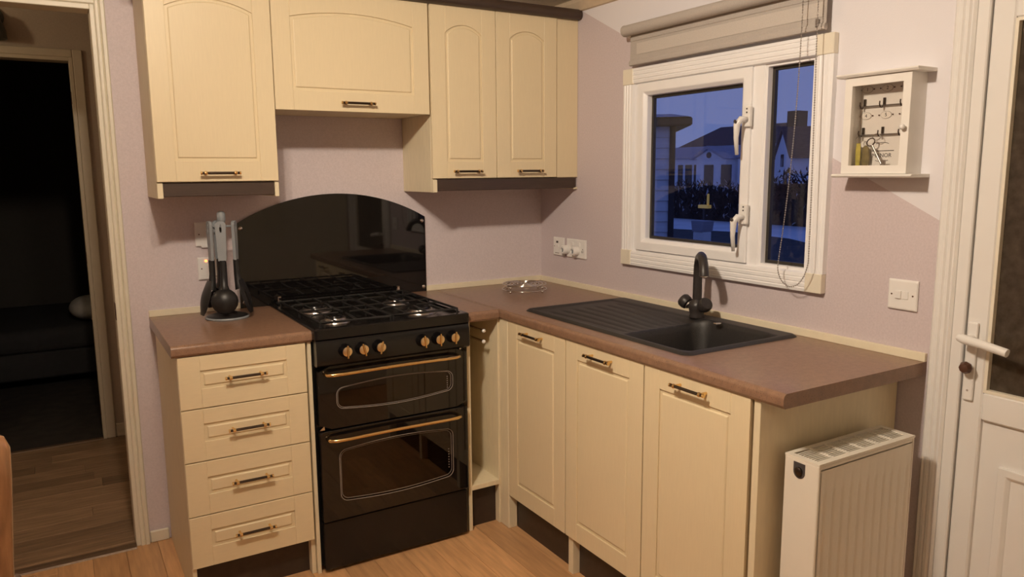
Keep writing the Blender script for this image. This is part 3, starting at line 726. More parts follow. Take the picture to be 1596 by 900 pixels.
for k in range(36): x = X0+.03+k*(X1-X0-.06)/35; mb.box(x-.004, x+.004, -.050, -.038, zt+.010, zt+.0112)
mb.build('vent_slots', 'black_gloss', vt)
for x in (-1.21, -.87):
    for y, r in ((-.215, .045), (-.465, .036)):
        rr = r if x < -1 else (.036 if r > .04 else .045)
        bu = MB().lathe([(rr+.020, 0), (rr+.018, .004), (rr+.006, .008), (rr+.002, .016), (rr-.006, .018)], (x, y, zt-.012), n=24).build('burner', 'steel', hob, smooth=40)
        MB().lathe([(rr-.004, .016), (rr-.002, .019), (rr-.004, .024), (rr*.4, .026), (.001, .026)], (x, y, zt-.012), n=24).build('burner_cap', 'black_enamel', hob, smooth=40)
        MB().cyl((x+rr*.75, y+rr*.75, zt-.012), (x+rr*.75, y+rr*.75, zt+.010), .003, 8).build('igniter', 'chrome', hob)
for xa, xb in ((X0+.030, -1.046), (-1.036, X1-.030)):
    mb = MB(); zs = zt+.020; r = .004; ya, yb = -.600, -.072; xm = (xa+xb)/2
    mb.tube([(xa, ya, zs-.006), (xb, ya, zs-.006), (xb, yb, zs-.006), (xa, yb, zs-.006)], .0045, 6, closed=True)
    for yc in (-.215, -.465):
        mb.tube([(xa, yc, zs-.006), (xa+.02, yc, zs), (xm-.022, yc, zs)], r, 6); mb.tube([(xb, yc, zs-.006), (xb-.02, yc, zs), (xm+.022, yc, zs)], r, 6)
        lo, hi = (yc-.135 if yc < -.3 else yc-.125, yc+.125 if yc < -.3 else yc+.143)
        mb.tube([(xm, lo, zs-.004), (xm, yc-.022, zs)], r, 6); mb.tube([(xm, hi, zs-.004), (xm, yc+.022, zs)], r, 6)
        for dx in (-.075, .075): mb.tube([(xm+dx, lo, zs-.004), (xm+dx, hi, zs-.004)], .0032, 6)
    mb.tube([(xa, -.34, zs-.006), (xb, -.34, zs-.006)], r, 6)
    for x in (xa, xb):
        for y in (ya, yb, -.34): mb.cyl((x, y, zt-.012), (x, y, zs-.006), .004, 6)
    mb.build('pan_support', 'black_iron', ck, smooth=50)
for x in (-1.30, -.78): MB().box(x-.008, x+.008, -.036, -.016, zt, zt+.030).build('lid_hinge', 'chrome', ck, bevel=.003)
# control panel, slightly bowed
mb = MB(); prof = [(-.585, .776), (-.632, .776), (-.640, .782), (-.642, .80), (-.640, .85), (-.634, .868), (-.626, .874), (-.585, .874)]
cpn = mb.prism(prof, 'x', X0, X1).build('control_panel', 'black_enamel', ck, smooth=35)
for i, x in enumerate((-1.236, -1.176, -1.112, -.944, -.882, -.820)):
    kb = MB().lathe([(.024, 0), (.023, .006), (.0185, .014), (.017, .026), (.014, .028)], (x, -.6405, .826), (0, -1, 0), 24).build('knob', 'black_gloss', cpn, smooth=40)
    MB().lathe([(.0165, .0275), (.0165, .031), (.013, .0325), (.001, .0325)], (x, -.6405, .826), (0, -1, 0), 24).build('knob_face', 'gold_pale', cpn, smooth=40)
    a = (0, .25, -.2, .1, 0, -.05)[i]
    mb = MB(lambda u, n_, z, x=x, a=a: (x+u*math.cos(a)-z*math.sin(a), -.6405-n_, .826+u*math.sin(a)+z*math.cos(a)))
    mb.box(-.0035, .0035, .030, .039, -.023, .023); mb.build('knob_grip', 'gold', cpn, bevel=.002)
for x in (-.795, -.775): MB().lathe([(.004, 0), (.004, .006), (.002, .007)], (x-.001, -.613, .768 if x < -.78 else .768), (0, -1, 0), 10).build('indicator', 'chrome', ck)
# oven doors with shaped windows
def win_loop(x0, x1, zl, zr_, bow, r, n=10):
    """closed outline: slightly bowed top and bottom, rounded corners (u, z)"""
    zb, zt_ = zl, zr_; P = []
    w = x1-x0
    def top(u): return zt_+bow*math.sin(math.pi*(u-x0)/w)
    def bot(u): return zb-bow*math.sin(math.pi*(u-x0)/w)
    cs = 5
    for k in range(cs+1):
        a = math.pi/2*k/cs; P.append((x1-r+r*math.cos(a), top(x1)-r+r*math.sin(a)))
    for k in range(1, n): u = x1-r-(w-2*r)*k/n; P.append((u, top(u)-(top(x1-r)-top(x1))))
    for k in range(cs+1):
        a = math.pi/2+math.pi/2*k/cs; P.append((x0+r+r*math.cos(a), top(x0)-r+r*math.sin(a)))
    for k in range(cs+1):
        a = math.pi+math.pi/2*k/cs; P.append((x0+r+r*math.cos(a), bot(x0)+r+r*math.sin(a)))
    for k in range(1, n): u = x0+r+(w-2*r)*k/n; P.append((u, bot(u)+(bot(x0)-bot(x0+r))))
    for k in range(cs+1):
        a = 1.5*math.pi+math.pi/2*k/cs; P.append((x1-r+r*math.cos(a), bot(x1)+r+r*math.sin(a)))
    return P
def rect_match(loop, x0, x1, z0, z1):
    cx = (x0+x1)/2; cz = (z0+z1)/2; out = []
    lx0, lx1 = min(p[0] for p in loop), max(p[0] for p in loop); lz0, lz1 = min(p[1] for p in loop), max(p[1] for p in loop)
    for u, z in loop:
        a = (u-(lx0+lx1)/2)/((lx1-lx0)/2); b_ = (z-(lz0+lz1)/2)/((lz1-lz0)/2); m_ = max(abs(a), abs(b_))
        out.append((cx+(x1-x0)/2*a/m_, cz+(z1-z0)/2*b_/m_))
    return out
def oven_door(z0, z1, wl, racks, name_l):
    yf, yb = -.622, -.590
    x0, x1 = X0+.004, X1-.004
    R_ = rect_match(wl, x0, x1, z0, z1)
    mb = MB(); n = len(wl)
    vs = [(u, yb, z) for u, z in R_]+[(u, yf+.003, z) for u, z in R_]
    R2 = rect_match(wl, x0+.003, x1-.003, z0+.003, z1-.003)
    vs += [(u, yf, z) for u, z in R2]+[(u, yf, z) for u, z in wl]+[(u, yf+.006, z) for u, z in wl]
    fs = []
    for r in range(4):
        for i in range(n): j = (i+1) % n; fs.append((r*n+i, r*n+j, (r+1)*n+j, (r+1)*n+i))
    mb.add(vs, fs); dd = mb.build('oven_door', 'black_gloss', ck, label=name_l)
    MB().add([(u, yf+.004, z) for u, z in wl]+[(u, yf+.006, z) for u, z in wl], [tuple(range(n)), tuple(range(n, 2*n))]+[(i, (i+1) % n, n+(i+1) % n, n+i) for i in range(n)]).build('oven_window', 'oven_glass', dd)
    cx = sum(p[0] for p in wl)/n; cz = sum(p[1] for p in wl)/n
    mb = MB(); mb.tube([(u, yf-.0003, z) for u, z in wl], .0013, 6, closed=True)
    wl2 = [(cx+(u-cx)*.975, cz+(z-cz)*.93) for u, z in wl]
    mb.tube([(u, yf+.0040, z) for u, z in wl2], .0009, 6, closed=True)
    mb.build('window_outline', 'print_line', dd, smooth=True)
    mb = MB(); zb = z1-.028
    xa, xb = X0+.030, X1-.045
    pth = [(xa, yf+.001, zb), (xa+.004, yf-.026, zb), (xa+.022, yf-.036, zb+.001)]+[(xa+.022+(xb-xa-.044)*k/10, yf-.038, zb+.003*math.sin(math.pi*k/10)) for k in range(1, 10)]+[(xb-.022, yf-.036, zb+.001), (xb-.004, yf-.026, zb), (xb, yf+.001, zb)]
    mb.tube(pth, .0068, 10); mb.build('handle', 'gold', dd, smooth=True)
    for z in racks:
        r_ = MB(); r_.tube([(x0+.06, -.5865, z), (x1-.06, -.5865, z)], .0016, 6); r_.build('rack_bar', 'chrome', ck, smooth=True)
oven_door(.541, .774, win_loop(-1.267, -.812, .612, .690, .016, .026), (), 'upper oven door with a narrow bowed window')
oven_door(.200, .537, win_loop(-1.266, -.816, .268, .462, .014, .028), (.395, .318), 'lower oven door with a deep bowed window')
mb = MB()
for k in range(8): mb.lathe([(.0022, 0), (.0022, .0012)], (-.833, -.6175, .305+k*.0105), (0, -1, 0), 6)
mb.build('window_print', 'print_line', ck)
mb = MB()
for k in range(6): mb.lathe([(.0022, 0), (.0022, .0012)], (-.833, -.6175, .625+k*.0085), (0, -1, 0), 6)
mb.build('window_print', 'print_line', ck)
MB().prism([(-1.332, .545), (-1.314, .545), (-1.316, .559)], 'y', -.6235, -.6222).build('badge', 'chrome', ck)
for x in (X0+.05, X1-.05):
    for y in (-.54, -.08): MB().cyl((x, y, 0), (x, y, .021), .015, 10).build('foot', 'black_matt', ck)

# splashback glass
sp = thing('glass_splashback', (-1.042, -.005, .9), 'black glossy arched glass splashback behind the cooker', 'splashback')
xa, xb, zs_, za = -1.4505, -.6335, 1.240, 1.351; w = xb-xa; rise = za-zs_; R0 = ((w/2)**2+rise**2)/(2*rise); xm = (xa+xb)/2
P = [(xa, .9015), (xb, .9015)]+[(xm+w/2-w*k/32, zs_-R0+rise+math.sqrt(R0*R0-(w/2-w*k/32)**2)) for k in range(33)]
MB().prism(P, 'y', -.011, -.004).build('glass_sheet', 'black_gloss', sp)
for x, z in ((-1.434, 1.222), (-.648, 1.222), (-.648, .922), (-1.434, .922)):
    MB().lathe([(.009, 0), (.009, .002), (.006, .005), (.001, .006)], (x, -.011, z), (0, -1, 0), 16).build('screw_cap', 'chrome', sp, smooth=50)

# ================================================================== SINK AND TAP
sk = thing('sink', (-.275, -1.12, .9), 'black composite sink with ribbed draining board let into the long worktop', 'sink')
bx0, bx1, by0, by1 = -.524, -.024, -.672, -1.572
def sd_rr(x, y, cx, cy, hx, hy, r):
    qx = abs(x-cx)-hx+r; qy = abs(y-cy)-hy+r
    return math.hypot(max(qx, 0), max(qy, 0))+min(max(qx, qy), 0)-r
NX, NY = 84, 150
def sink_z(x, y):
    z = H+.0085
    e = -sd_rr(x, y, (bx0+bx1)/2, (by0+by1)/2, (bx1-bx0)/2, (by0-by1)/2, .03)
    z -= .0080*(1-smoothstep(0, .012, e))
    ins = smoothstep(.020, .034, e) * smoothstep(-.098, -.114, x)
    z -= .006*ins
    # shallow drainer dish
    t = (y-(-.70))/(-1.20+.70)
    if -.02 < t < 1.05 and -.495 < x < -.12:
        fan = .5+.5*smoothstep(1., .15, t)
        u = (x+.30)/(.19*(.55+.45*fan)) if fan else 0
        if abs(u) < 1: z -= .0045*max(0, math.cos(u*math.pi*7))*smoothstep(.10, .2, t)*smoothstep(1.02, .9, t)*smoothstep(1, .8, abs(u))
        z -= .010*smoothstep(.3, 1.0, t)*smoothstep(-.49, -.46, x)*smoothstep(-.12, -.15, x)
    bd = sd_rr(x, y, -.290, -1.372, .185, .165, .055)
    if bd < .012:
        k = smoothstep(.012, -.030, bd); z = z*(1-k)+(H-.150)*k
    return z
vs = []; fs = []
for j in range(NY+1):
    for i in range(NX+1):
        x = bx0+(bx1-bx0)*i/NX; y = by0+(by1-by0)*j/NY
        e = sd_rr(x, y, (bx0+bx1)/2, (by0+by1)/2, (bx1-bx0)/2, (by0-by1)/2, .03)
        if e > 0:   # pull corners onto the rounded outline
            cx = max(bx0+.03, min(bx1-.03, x)); cy = max(by1+.03, min(by0-.03, y)); d_ = math.hypot(x-cx, y-cy)
            if d_ > .03: x = cx+(x-cx)*.03/d_; y = cy+(y-cy)*.03/d_
        vs.append((x, y, sink_z(x, y)))
for j in range(NY):
    for i in range(NX): a = j*(NX+1)+i; fs.append((a, a+1, a+NX+2, a+NX+1))
basin = MB().add(vs, fs).build('basin', 'sink_black', sk, smooth=True)
MB().lathe([(.040, 0), (.042, .003), (.030, .004), (.001, .002)], (-.29, -1.372, H-.150), n=24).build('waste', 'chrome', sk, smooth=True)
MB().lathe([(.014, 0), (.014, .003), (.001, .004)], (-.120, -1.30, H+.0075), n=16).build('overflow_cap', 'chrome', sk, smooth=True)
tp = thing('mixer_tap', (-.085, -1.172, .908), 'black two-knob mixer tap with a bent spout at the sink', 'tap')
tx, ty = -.092, -1.172
MB().lathe([(.027, 0), (.028, .004), (.025, .012), (.028, .028), (.031, .042), (.027, .054), (.0195, .062), (.0165, .067)], (tx, ty, .9075), n=24).build('tap_body', 'tap_black', tp, smooth=50)
path = [(tx, ty, .965), (tx, ty, 1.03), (tx, ty, 1.066)]
dx, dy = -.58, -.81; rr = .066
for k in range(1, 9):
    a = math.pi*.92*k/8; q = rr*(1-math.cos(a)); path.append((tx+dx*q, ty+dy*q, 1.072+rr*math.sin(a)))
q = rr*(1-math.cos(math.pi*.92)); path.append((tx+dx*(q+.002), ty+dy*(q+.002), 1.076))
MB().tube(path, .013, 14, rs=[.0170, .0165, .0160]+[.0160]*7+[.0168, .0172]).build('spout', 'tap_black', tp, smooth=60)
MB().lathe([(.0118, 0), (.0118, .003)], (path[-1][0], path[-1][1], 1.0735), n=16).build('spout_outlet', 'chrome', tp)
for s in (1, -1):
    ax = Vector((-.18, s*.85, .55)).normalized(); o = Vector((tx, ty, .928))
    MB().tube([tuple(o), tuple(o+ax*.045)], .011, 12).build('valve_arm', 'tap_black', tp, smooth=50)
    kn = MB(); R = [(.014, 0), (.023, .004), (.0255, .012), (.0255, .027), (.021, .034), (.008, .036), (.001, .035)]
    kn.lathe(R, tuple(o+ax*.042), tuple(ax), 20)
    kn = kn.build('knob', 'tap_black', tp, smooth=45)
    MB().lathe([(.0165, 0), (.0165, .004)], tuple(o+ax*.038), tuple(ax), 20).build('collar', 'steel', kn)

# trivet ------------------------------------------------------------
tv = thing('wire_trivet', (-.262, -.262, .9), 'round chrome wire trivet in the worktop corner', 'trivet')
cx, cy = -.262, -.262
def circ(r, z, n=40): return [(cx+r*math.cos(2*math.pi*k/n), cy+r*math.sin(2*math.pi*k/n), z) for k in range(n)]
for r in (.098, .082, .066, .050, .034, .016): MB().tube(circ(r, .934), .0026, 6, closed=True).build('wire_ring', 'chrome', tv, smooth=True)
MB().tube(circ(.100, .9105), .0026, 6, closed=True).build('wire_ring', 'chrome', tv, smooth=True)
for k in range(4):
    a = math.radians(20+90*k); c_, s_ = math.cos(a), math.sin(a)
    MB().tube([(cx+.008*c_, cy+.008*s_, .929), (cx+.100*c_, cy+.100*s_, .929)], .002, 6).build('spoke', 'chrome', tv, smooth=True)
    lg = MB().cyl((cx+.100*c_, cy+.100*s_, .905), (cx+.100*c_, cy+.100*s_, .930), .003, 8).build('leg', 'chrome', tv, smooth=50)
    MB().sphere((cx+.101*c_, cy+.101*s_, .9250), .0065, 12, 8).build('bead', 'chrome', lg, smooth=True)
    MB().sphere((cx+.101*c_, cy+.101*s_, .9060), .0058, 12, 8).build('foot', 'chrome', lg, smooth=True)

# ================================================================== UTENSILS
ux, uy = -1.535, -.185
st = thing('utensil_stand', (ux, uy, .9), 'black and grey carousel stand holding the cooking utensils', 'stand')
MB().lathe([(.078, 0), (.080, .004), (.078, .008)], (ux, uy, .9005), n=32).build('base_rim', 'grey_plastic', st, smooth=40)
MB().lathe([(.074, .008), (.070, .011), (.045, .018), (.020, .026), (.011, .040)], (ux, uy, .9005), n=32).build('base', 'black_nylon', st, smooth=40)
MB().cyl((ux, uy, .93), (ux, uy, 1.262), .0085, 14).build('pole', 'black_nylon', st, smooth=50)
MB().lathe([(.012, 0), (.016, .010), (.015, .035), (.009, .042), (.001, .043)], (ux, uy, 1.258), n=20).build('top_knob', 'grey_plastic', st, smooth=50)
mb = MB()
for k in range(6):
    a = math.radians(15+60*k); c_, s_ = math.cos(a), math.sin(a)
    mb.tube([(ux, uy, 1.245), (ux+.040*c_, uy+.040*s_, 1.245), (ux+.050*c_, uy+.050*s_, 1.247), (ux+.052*c_, uy+.052*s_, 1.256)], .0032, 6)
mb.build('hook_ring', 'grey_plastic', st, smooth=50)
def utensil(name, label, ang, head):
    a = math.radians(ang); ro = .044
    def xf(t, n, z):   # t tangential, n radial outward, z up
        return (ux+math.cos(a)*(ro+n)-math.sin(a)*t, uy+math.sin(a)*(ro+n)+math.cos(a)*t, z)
    u = thing(name, xf(0, 0, .95), label, 'utensil', 'utensils on the carousel stand')
    # grey grip with hanging hole
    ou = []; 
    for k in range(9):
        b_ = math.pi*k/8; ou.append((.0195*math.cos(b_), 1.252+.014*math.sin(b_)))
    ou += [(-.0175, 1.20), (-.0145, 1.12), (.0145, 1.12), (.0175, 1.20)]
    hole = [(.004*math.cos(2*math.pi*k/len(ou)+.0), 1.236+.012*math.sin(2*math.pi*k/len(ou)+.0)) for k in range(len(ou))]
    mb = MB(xf); n = len(ou)
    vs = [(p[0], -.0045, p[1]) for p in ou]+[(p[0], .0065, p[1]) for p in ou]+[(p[0], .0065, p[1]) for p in hole]+[(p[0], -.0045, p[1]) for p in hole]
    fs = []
    for r in range(4):
        q = (r+1) % 4
        for i in range(n): j = (i+1) % n; fs.append((r*n+i, r*n+j, q*n+j, q*n+i))
    mb.add(vs, fs).build('grip', 'grey_plastic', u, bevel=.0012)
    mb = MB(xf); mb.tube([(0, .001, 1.122), (0, .001, 1.07), (0, .004, 1.03), (0, .010, 1.012)], .005, 8, rs=[.0115, .0115, .0135, .0200])
    mb.build('neck', 'black_nylon', u, smooth=60)
    mb = MB(xf)
    if head == 'ladle':
        n1, n2 = 18, 8
        for off in (0, .0025):
            pass
        vs = []; fs = []; R1 = .048
        for i in range(n2+1):
            t = math.pi/2*i/n2
            for k in range(n1):
                b_ = 2*math.pi*k/n1
                vs.append((R1*math.cos(t)*math.cos(b_), .016+R1*.85*math.sin(t), .972+R1*math.cos(t)*math.sin(b_)))
        for i in range(n2):
            for k in range(n1): fs.append((i*n1+k, i*n1+(k+1) % n1, (i+1)*n1+(k+1) % n1, (i+1)*n1+k))
        vi = [(p[0]*.93, (p[1]-.016)*.93+.016, .972+(p[2]-.972)*.93) for p in vs]; o = len(vs)
        fs += [tuple(o+i for i in f) for f in fs] + [(k, (k+1) % n1, o+(k+1) % n1, o+k) for k in range(n1)]
        mb.add(vs+vi, fs)
    else:
        W_, top, bot, cup = dict(spoon=(.044, 1.045, .920, .014), slotted=(.046, 1.045, .920, .012), turner=(.038, 1.020, .930, .004), server=(.030, 1.012, .925, .016))[head]
        n1, n2 = 10, 12; vs = []; fs = []
        for side in (0, 1):
            for j in range(n2+1):
                t = j/n2; z = top+(bot-top)*t
                if head == 'turner': hw = W_*(.3+.7*smoothstep(0, .45, t))
                else: hw = W_*max(.18, math.sin(math.pi*min(1, .12+.80*t))**.65)
                for i in range(n1+1):
                    s = -1+2*i/n1
                    vs.append((hw*s, .012+.034*t+cup*(1-s*s)*math.sin(math.pi*t)+(.0025 if side else 0), z))
        S = (n1+1)*(n2+1)
        for side in (0, 1):
            for j in range(n2):
                for i in range(n1):
                    if head in ('slotted', 'turner') and i in (2, 4, 5, 7) and 4 <= j <= 8 and i != (4 if head == 'slotted' else 9): continue
                    k = side*S+j*(n1+1)+i; fs.append((k, k+1, k+n1+2, k+n1+1))
        rim = [i for i in range(n1+1)]+[j*(n1+1)+n1 for j in range(1, n2+1)]+[n2*(n1+1)+i for i in range(n1-1, -1, -1)]+[j*(n1+1) for j in range(n2-1, 0, -1)]
        for p, q in zip(rim, rim[1:]+rim[:1]): fs.append((p, q, S+q, S+p))
        mb.add(vs, fs)
    mb.build('head', 'black_nylon', u, smooth=60)
utensil('ladle', 'black ladle with grey grip hanging at the front of the carousel', -106, 'ladle')
utensil('serving_spoon', 'black solid spoon with grey grip hanging at the left of the carousel', -172, 'spoon')
utensil('slotted_spoon', 'black slotted spoon with grey grip hanging at the right of the carousel', -28, 'slotted')
utensil('turner', 'black slotted turner with grey grip hanging at the back of the carousel', 100, 'turner')

# ================================================================== WALL PLATES
def xfb(x, z):  # plate on the back wall: (u right, n out, v up)
    return lambda u, n, v: (x+u, -n, z+v)
def xfr(y, z):  # plate on the right wall: u towards the viewer
    return lambda u, n, v: (-n, y-u, z+v)
def plate(xf, w, h, loc, label, name='socket', cat='socket'):
    t = thing(name, loc, label, cat)
    mb = MB(xf); mb.prism([(-w/2, -h/2), (w/2, -h/2), (w/2, h/2), (-w/2, h/2)], 'y', .0005, .007); mb.prism([(-w/2, -h/2), (w/2, -h/2), (w/2, h/2), (-w/2, h/2)], 'y', .007, .0095, [(-w/2+.004, -h/2+.004), (w/2-.004, -h/2+.004), (w/2-.004, h/2-.004), (-w/2+.004, h/2-.004)])
    mb.build('face_plate', 'plastic_white', t, bevel=.0012)
    for s in (-1, 1):
        mb = MB(xf); mb.prism([(s*w*.36+.0026*math.cos(k*.785), .0026*math.sin(k*.785)) for k in range(8)], 'y', .0094, .0102); mb.build('screw', 'brown_knob', t)
    return t
def part(xf, name, m, parent, u0, u1, v0, v1, n0, n1, bevel=.0008):
    mb = MB(xf); mb.box(u0, u1, n0, n1, v0, v1); return mb.build(name, m, parent, bevel=bevel)
xf = xfr(-1.895, 1.0795); t = plate(xf, .088, .087, (0, -1.895, 1.08), 'white double light switch on the wall above the worktop end', 'light_switch', 'switch')
part(xf, 'rocker', 'plastic_white', t, -.019, -.002, -.011, .011, .009, .0145); part(xf, 'rocker', 'plastic_white', t, .002, .019, -.011, .011, .009, .0120)
xf = xfr(-.163, 1.081); t = plate(xf, .087, .087, (0, -.163, 1.08), 'white switched fuse spur with red neon window, nearest the corner')
part(xf, 'neon_window', 'ink', t, -.016, .000, .016, .026, .009, .0105); part(xf, 'rocker', 'plastic_white', t, -.020, .006, -.002, .010, .009, .0125)
part(xf, 'printed_line', 'ink_pale', t, -.026, .008, -.034, -.030, .0094, .0098, 0)
xf = xfr(-.306, 1.081); t = plate(xf, .150, .087, (0, -.306, 1.08), 'white double wall socket under the left side of the window')
part(xf, 'rocker', 'plastic_white', t, -.034, -.018, .012, .030, .009, .013); part(xf, 'rocker', 'plastic_white', t, .018, .034, .012, .030, .009, .013)
part(xf, 'socket_hole', 'ink', t, .044, .047, -.016, -.006, .0093, .0099, 0); part(xf, 'socket_hole', 'ink', t, .054, .057, -.016, -.006, .0093, .0099, 0)
for y, lab in ((-.238, 'round white plug in the wall plate, nearer the corner'), (-.318, 'round white plug in the middle of the double socket')):
    pl = thing('plug', (-.01, y, 1.06), lab, 'plug')
    MB().lathe([(.021, 0), (.021, .024), (.018, .030), (.012, .031), (.011, .024), (.001, .024)], (-.0098, y, 1.072), (-1, 0, 0), 24).build('plug_body', 'plastic_white', pl, smooth=40)
    MB().box(-.040, -.034, y-.003, y+.003, 1.062, 1.080).build('finger_grip', 'grey_plastic', pl, bevel=.001)
xf = xfb(-1.553, 1.205); t = plate(xf, .100, .094, (-1.553, 0, 1.2), 'upper cream cooker switch plate half hidden by the utensils')
part(xf, 'rocker', 'plastic_white', t, -.014, .014, -.012, .012, .009, .0135); part(xf, 'lower_lip', 'plastic_white', t, -.030, .030, -.052, -.040, .006, .011)
xf = xfb(-1.553, 1.071); t = plate(xf, .096, .088, (-1.553, 0, 1.07), 'lower white switch plate with glowing red neon behind the utensils')
part(xf, 'rocker', 'plastic_white', t, -.012, .010, -.012, .012, .009, .0135); part(xf, 'neon_light', 'red_neon', t, -.022, -.013, .026, .034, .009, .0115)
part(xf, 'printed_line', 'ink_pale', t, .000, .030, -.034, -.031, .0094, .0098, 0)

# ================================================================== KEY CABINET
kc = thing('key_cabinet', (0, -1.82, 1.41), 'small white key cabinet with a glazed door on the wall by the door', 'key cabinet')
ya, yb, za, zb = -1.722, -1.918, 1.422, 1.694
mb = MB(); mb.box(-.058, 0, ya-.008, ya, za, zb); mb.box(-.058, 0, yb, yb+.008, za, zb); mb.box(-.058, 0, yb+.008, ya-.008, zb-.008, zb); mb.box(-.058, 0, yb+.008, ya-.008, za, za+.008); mb.box(-.012, -.0005, yb+.008, ya-.008, za+.008, zb-.008)
mb.build('case', 'painted_white', kc)
MB().prism([(0, 1.694), (-.082, 1.694), (-.088, 1.700), (-.088, 1.704), (0, 1.704)], 'y', -1.944, -1.697).build('top_board', 'painted_white', kc, bevel=.001)
MB().prism([(0, 1.412), (-.084, 1.412), (-.090, 1.417), (-.084, 1.422), (0, 1.422)], 'y', -1.944, -1.697).build('bottom_board', 'painted_white', kc, bevel=.001)
kd = ring(ya+.002, yb-.002, za+.001, zb-.001, .023, -.074, -.059, 'door_frame', 'painted_white', .001, kc)
MB().box(-.068, -.066, yb+.019, ya-.019, za+.022, zb-.022).build('door_pane', 'pane_cabinet', kc)
MB().lathe([(.003, 0), (.003, .006), (.0075, .010), (.0075, .015), (.004, .019), (.001, .0195)], (-.074, -1.9085, 1.548), (-1, 0, 0), 16).build('door_knob', 'plastic_white', kc, smooth=50)
for zr in (1.622, 1.541):
    rl = MB().tube([(-.020, ya-.012, zr-.008), (-.020, yb+.012, zr-.008)], .0022, 6).build('hook_rail', 'steel', kc, smooth=50)
    for y in (-1.745, -1.806, -1.868):
        MB().box(-.0185, -.0125, y-.003, y+.003, zr-.010, zr+.014).build('hook_plate', 'bronze', rl, bevel=.0006)
        MB().tube([(-.018, y, zr-.006), (-.026, y, zr-.013), (-.034, y, zr-.012), (-.038, y, zr-.004), (-.037, y, zr+.004)], .0018, 6).build('hook', 'bronze', rl, smooth=True)
def text(s, size, y, z, x, m, parent, name='lettering'):
    cu = D.curves.new(name, 'FONT'); cu.body = s; cu.size = size; cu.align_x = 'CENTER'; cu.align_y = 'CENTER'; cu.extrude = .0002; cu.resolution_u = 3
    tmp = D.objects.new('tmp', cu); C.objects.link(tmp); bpy.context.view_layer.update()
    me = D.meshes.new_from_object(tmp.evaluated_get(bpy.context.evaluated_depsgraph_get())); D.objects.remove(tmp)
    R_ = Matrix(((0, 0, -1), (-1, 0, 0), (0, 1, 0)))
    for v in me.vertices: v.co = R_ @ v.co
    me.materials.clear(); me.materials.append(MATS[m]); me.name = name
    return link(name, me, (x, y, z), parent)
for s, y, z in (('1', -1.750, 1.663), ('2', -1.812, 1.663), ('3', -1.874, 1.663), ('4', -1.750, 1.588), ('5', -1.812, 1.588), ('6', -1.874, 1.588)):
    lb = MB().lathe([(.017, 0), (.017, .0010)], (-.0125, y, z), (-1, 0, 0), 20)
    lb.v = [(a, y+(b_-y), z+(c-z)*.62) for a, b_, c in lb.v]
    lb = lb.build('number_plate', 'ink_pale', kc)
    q = MB().lathe([(.0160, .0010), (.0160, .0014)], (-.0125, y, z), (-1, 0, 0), 20); q.v = [(a, b_, z+(c-z)*.60) for a, b_, c in q.v]; q.build('plate_face', 'paper', lb)
    for s_ in (-1, 1): MB().lathe([(.0022, .001), (.0022, .0024)], (-.0125, y+s_*.021, z), (-1, 0, 0), 8).build('pin', 'brown_knob', lb)
    text(s, .014, y, z, -.0142, 'ink', lb)
text('MANOR', .0165, -1.806, 1.474, -.0125, 'ink', kc)
MB().box(-.0128, -.0122, -1.842, -1.772, 1.4865, 1.4885).build('printed_rule', 'ink', kc)
for sgn, zc in ((1, 1.5040), (-1, 1.4640)):
    MB().tube([(-.0124, -1.806+.022*math.cos(math.pi*(.15+.7*k/10)), zc+sgn*.007*math.sin(math.pi*(.15+.7*k/10))-sgn*.0) for k in range(11)], .0008, 4).build('printed_arc', 'ink', kc)
# keys
k1 = thing('key', (-.036, -1.806, 1.47), 'long steel key with an oval bow hanging crooked in the key cabinet', 'key')
c0 = Vector((-.037, -1.786, 1.512)); dirv = Vector((0, -.50, -.86)).normalized(); sd = Vector((0, -.86, .50))
MB().tube([tuple(c0+dirv*(.010*math.cos(2*math.pi*k/20))+sd*(.013*math.sin(2*math.pi*k/20))) for k in range(20)], .0017, 6, closed=True).build('bow', 'bronze', k1, smooth=True)
MB().tube([tuple(c0+dirv*.010), tuple(c0+dirv*.072)], .0028, 8).build('shank', 'steel', k1, smooth=50)
q = c0+dirv*.066
MB().box(q.x-.0015, q.x+.0015, q.y-.016, q.y+.000, q.z-.010, q.z+.006).build('bit', 'steel', k1)
MB().tube([(-.037+.000, -1.803+.012*math.cos(2*math.pi*k/16), 1.526+.009*math.sin(2*math.pi*k/16)) for k in range(16)], .0009, 5, closed=True).build('split_ring', 'steel', k1, smooth=True)
k2 = thing('key_tag', (-.036, -1.748, 1.44), 'slim yellow key tag on a split ring inside the key cabinet', 'key tag')
MB().prism([(-.006, 1.510), (.006, 1.510), (.008, 1.49), (.006, 1.434), (-.007, 1.434), (-.008, 1.49)], 'x', -.040, -.036).build('tag', 'yellow_tag', k2, bevel=.001)
for v in k2.children[0].data.vertices: v.co.y = v.co.y
k2.children[0].location.y = 0
MB().tube([(-.038, -1.748+.010*math.cos(2*math.pi*k/16), 1.519+.010*math.sin(2*math.pi*k/16)) for k in range(16)], .0009, 5, closed=True).build('split_ring', 'steel', k2, smooth=True)
k3 = thing('key_fob', (-.030, -1.765, 1.44), 'olive brown leather key fob beside the yellow tag', 'key fob')
MB().prism([(-1.758, 1.500), (-1.766, 1.504), (-1.774, 1.498), (-1.779, 1.470), (-1.776, 1.436), (-1.757, 1.434), (-1.753, 1.470)], 'x', -.031, -.026).build('fob', 'olive_tag', k3, bevel=.001)
MB().tube([(-.0285, -1.764+.006*math.cos(2*math.pi*k/14), 1.507+.008*math.sin(2*math.pi*k/14)) for k in range(14)], .0008, 5, closed=True).build('split_ring', 'steel', k3, smooth=True)

# ================================================================== RADIATOR
rd = thing('radiator', (-.325, -1.98, .1), 'white convector radiator mounted on the end panel of the sink run', 'radiator')
a, b_, c, d_, zt, zb = -.522, -.126, -2.030, -1.930, .725, .125
